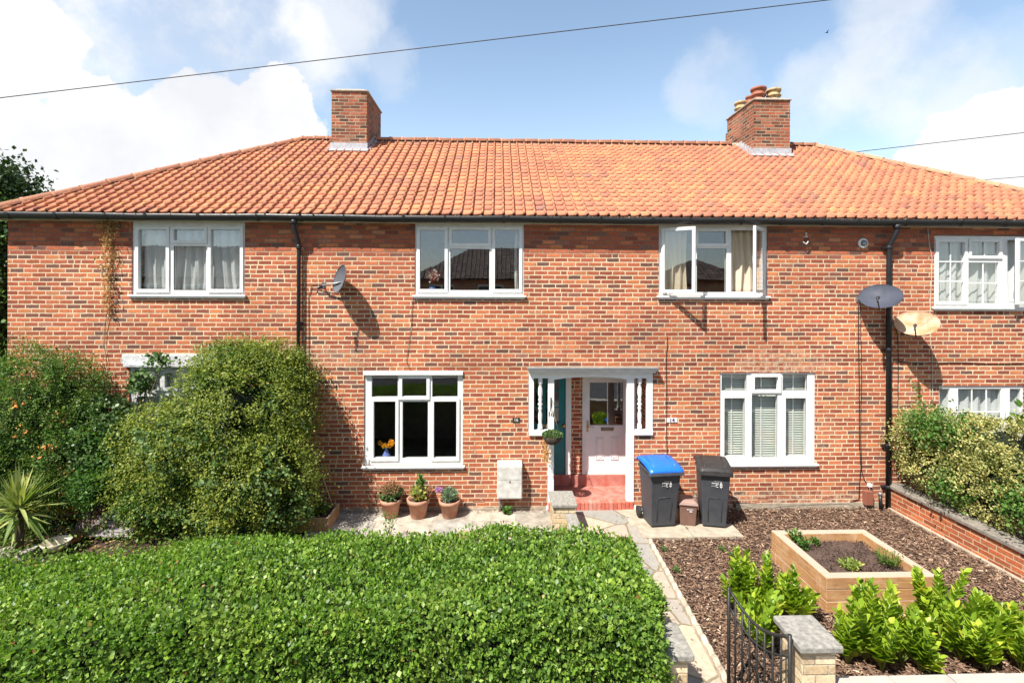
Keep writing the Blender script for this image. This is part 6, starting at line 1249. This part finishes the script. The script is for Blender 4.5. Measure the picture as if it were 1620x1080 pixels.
for k in range(2):
    for j in range(n): a_ = k*2*(n+1)+j*2; m_.f.append((a_, a_+1, a_+3, a_+2)); m_.sm.append(True)
m_.build('sheet', M['galv'], t)
q = G(77, 880, .02); t = thing('garden_bowl', 'empty cream ceramic bowl on the soil at the left', 'bowl', (q.x, q.y+.12, 0)); m_ = MB(); m_.lathe([(.01, .02), (.10, .02), (.12, .04), (.165, .12), (.175, .125), (.18, .12), (.13, .02), (.10, 0), (.01, 0)], (q.x, q.y+.12, .06), 30); m_.build('dish', mat('cream_glaze', (.62, .55, .42), .5, .1, 8), t)
q = G(102, 862, .02); t = thing('clay_saucer', 'orange clay saucer of leaves behind the cream bowl', 'saucer', (q.x, q.y+.1, 0)); m_ = MB(); m_.lathe([(.01, .02), (.11, .02), (.135, .05), (.15, .05), (.12, 0), (.01, 0)], (q.x, q.y+.1, .03), 24); m_.build('dish', mat('orange_clay', (.55, .17, .07), .7, .15, 9), t)
for i, (px, py, w_) in enumerate([(15, 877, .16), (38, 880, .12), (55, 872, .1)]):
    q = G(px, py); t = MB(); k0 = len(t.v); t.lathe([(.01, 0), (w_*.9, .01), (w_, .05), (w_*.8, .10), (.02, .12)], (q.x, q.y, -.02), 9, sm=False)
    for k in range(k0, len(t.v)): v = t.v[k]; t.v[k] = (v[0]+random.uniform(-.02, .02), v[1]+random.uniform(-.02, .02), v[2]+random.uniform(-.01, .01))
    tag(t.build('edging_stone', M['concrete']), ['leftmost pale stone on the soil at the left edge', 'middle pale stone of three left of the cream bowl', 'small pale stone touching the cream bowl'][i], 'stone')
# ------------------------------------------------------------------ across the street: houses seen only in the window glass
def far_house(label, x0, x1, y0, hgtm=4.7, ridge=7.1):
    t = thing('opposite_house', label, 'house', ((x0+x1)/2, y0-4, 0)); m_ = MB(); m_.box((x0, y0-8, -.1), (x1, y0, hgtm)); w_ = m_.build('wall', M['brick'], t)
    n = int((x1-x0)/3.2)
    for i in range(n):
        for z in (1.0, 3.1):
            f_ = MB(); xx = x0+1.0+i*3.2; plate(f_, xx, xx+1.7, z, z+1.2, [(xx+.08, xx+.8, z+.08, z+1.12), (xx+.9, xx+1.62, z+.08, z+1.12)], y0+.001, y0+.05); ww = f_.build('window', M['upvc'], t); g_ = MB(); g_.box((xx+.08, y0+.002, z+.08), (xx+1.62, y0+.012, z+1.12)); g_.build('pane', M['dark_metal'], ww)
    A = Vector((x0-.3, y0+.3, hgtm)); B = Vector((x1+.3, y0+.3, hgtm)); C_ = Vector((x0+3.6, y0-4, ridge)); D_ = Vector((x1-3.6, y0-4, ridge)); s_ = Vector((1, 0, 0)); u_ = Vector((0, -4.3, ridge-hgtm))
    V, Fc = tiles(A, s_, u_, -.2, x1-x0+.8, u_.length-.02, .3, .30, 8); h1 = C_-A; h2 = D_-B; n1 = Vector((-h1.y, h1.x, 0)).normalized(); n1 = n1 if n1.x < 0 else -n1; n2 = Vector((-h2.y, h2.x, 0)).normalized(); n2 = n2 if n2.x > 0 else -n2
    V, Fc = bmesh_clip(V, Fc, [(A, n1), (B, n2)]); me = bpy.data.meshes.new('roof'); me.from_pydata(V, [], Fc); me.materials.append(M['tile_dark']); o = bpy.data.objects.new('roof', me); COL.objects.link(o); o.parent = t; o.location = -Vector(t.location)
    A2 = A+Vector((0, -8.6, 0)); B2 = B+Vector((0, -8.6, 0)); dz_ = Vector((0, 0, -.04)); m_ = MB(); m_.poly([A+dz_, B+dz_, D_+dz_, C_+dz_]); m_.poly([B+dz_, B2+dz_, D_+dz_]); m_.poly([B2+dz_, A2+dz_, C_+dz_, D_+dz_]); m_.poly([A2+dz_, A+dz_, C_+dz_]); m_.poly([A+dz_, B+dz_, B2+dz_, A2+dz_]); m_.build('roof_deck', M['tile_dark'], t)
    return t
far_house('brown roofed brick terrace across the street, reflected in the upper middle window panes', -5.5, 16.5, -24); far_house('brown roofed brick terrace across the street, reflected in the upper left window panes', -34, -13.0, -24)
tree('street_tree', 'broad green tree across the street, standing between the two reflected brown roofed terraces', (-9.5, -23, 0), 6.5, [(-9.5, -23, 4.6, 2.0, 2.0, 1.7), (-8.6, -22.6, 5.6, 1.4, 1.4, 1.1), (-10.3, -23.4, 5.3, 1.5, 1.5, 1.3)], 9000, .2, M['leaf_green'], 91, .2)
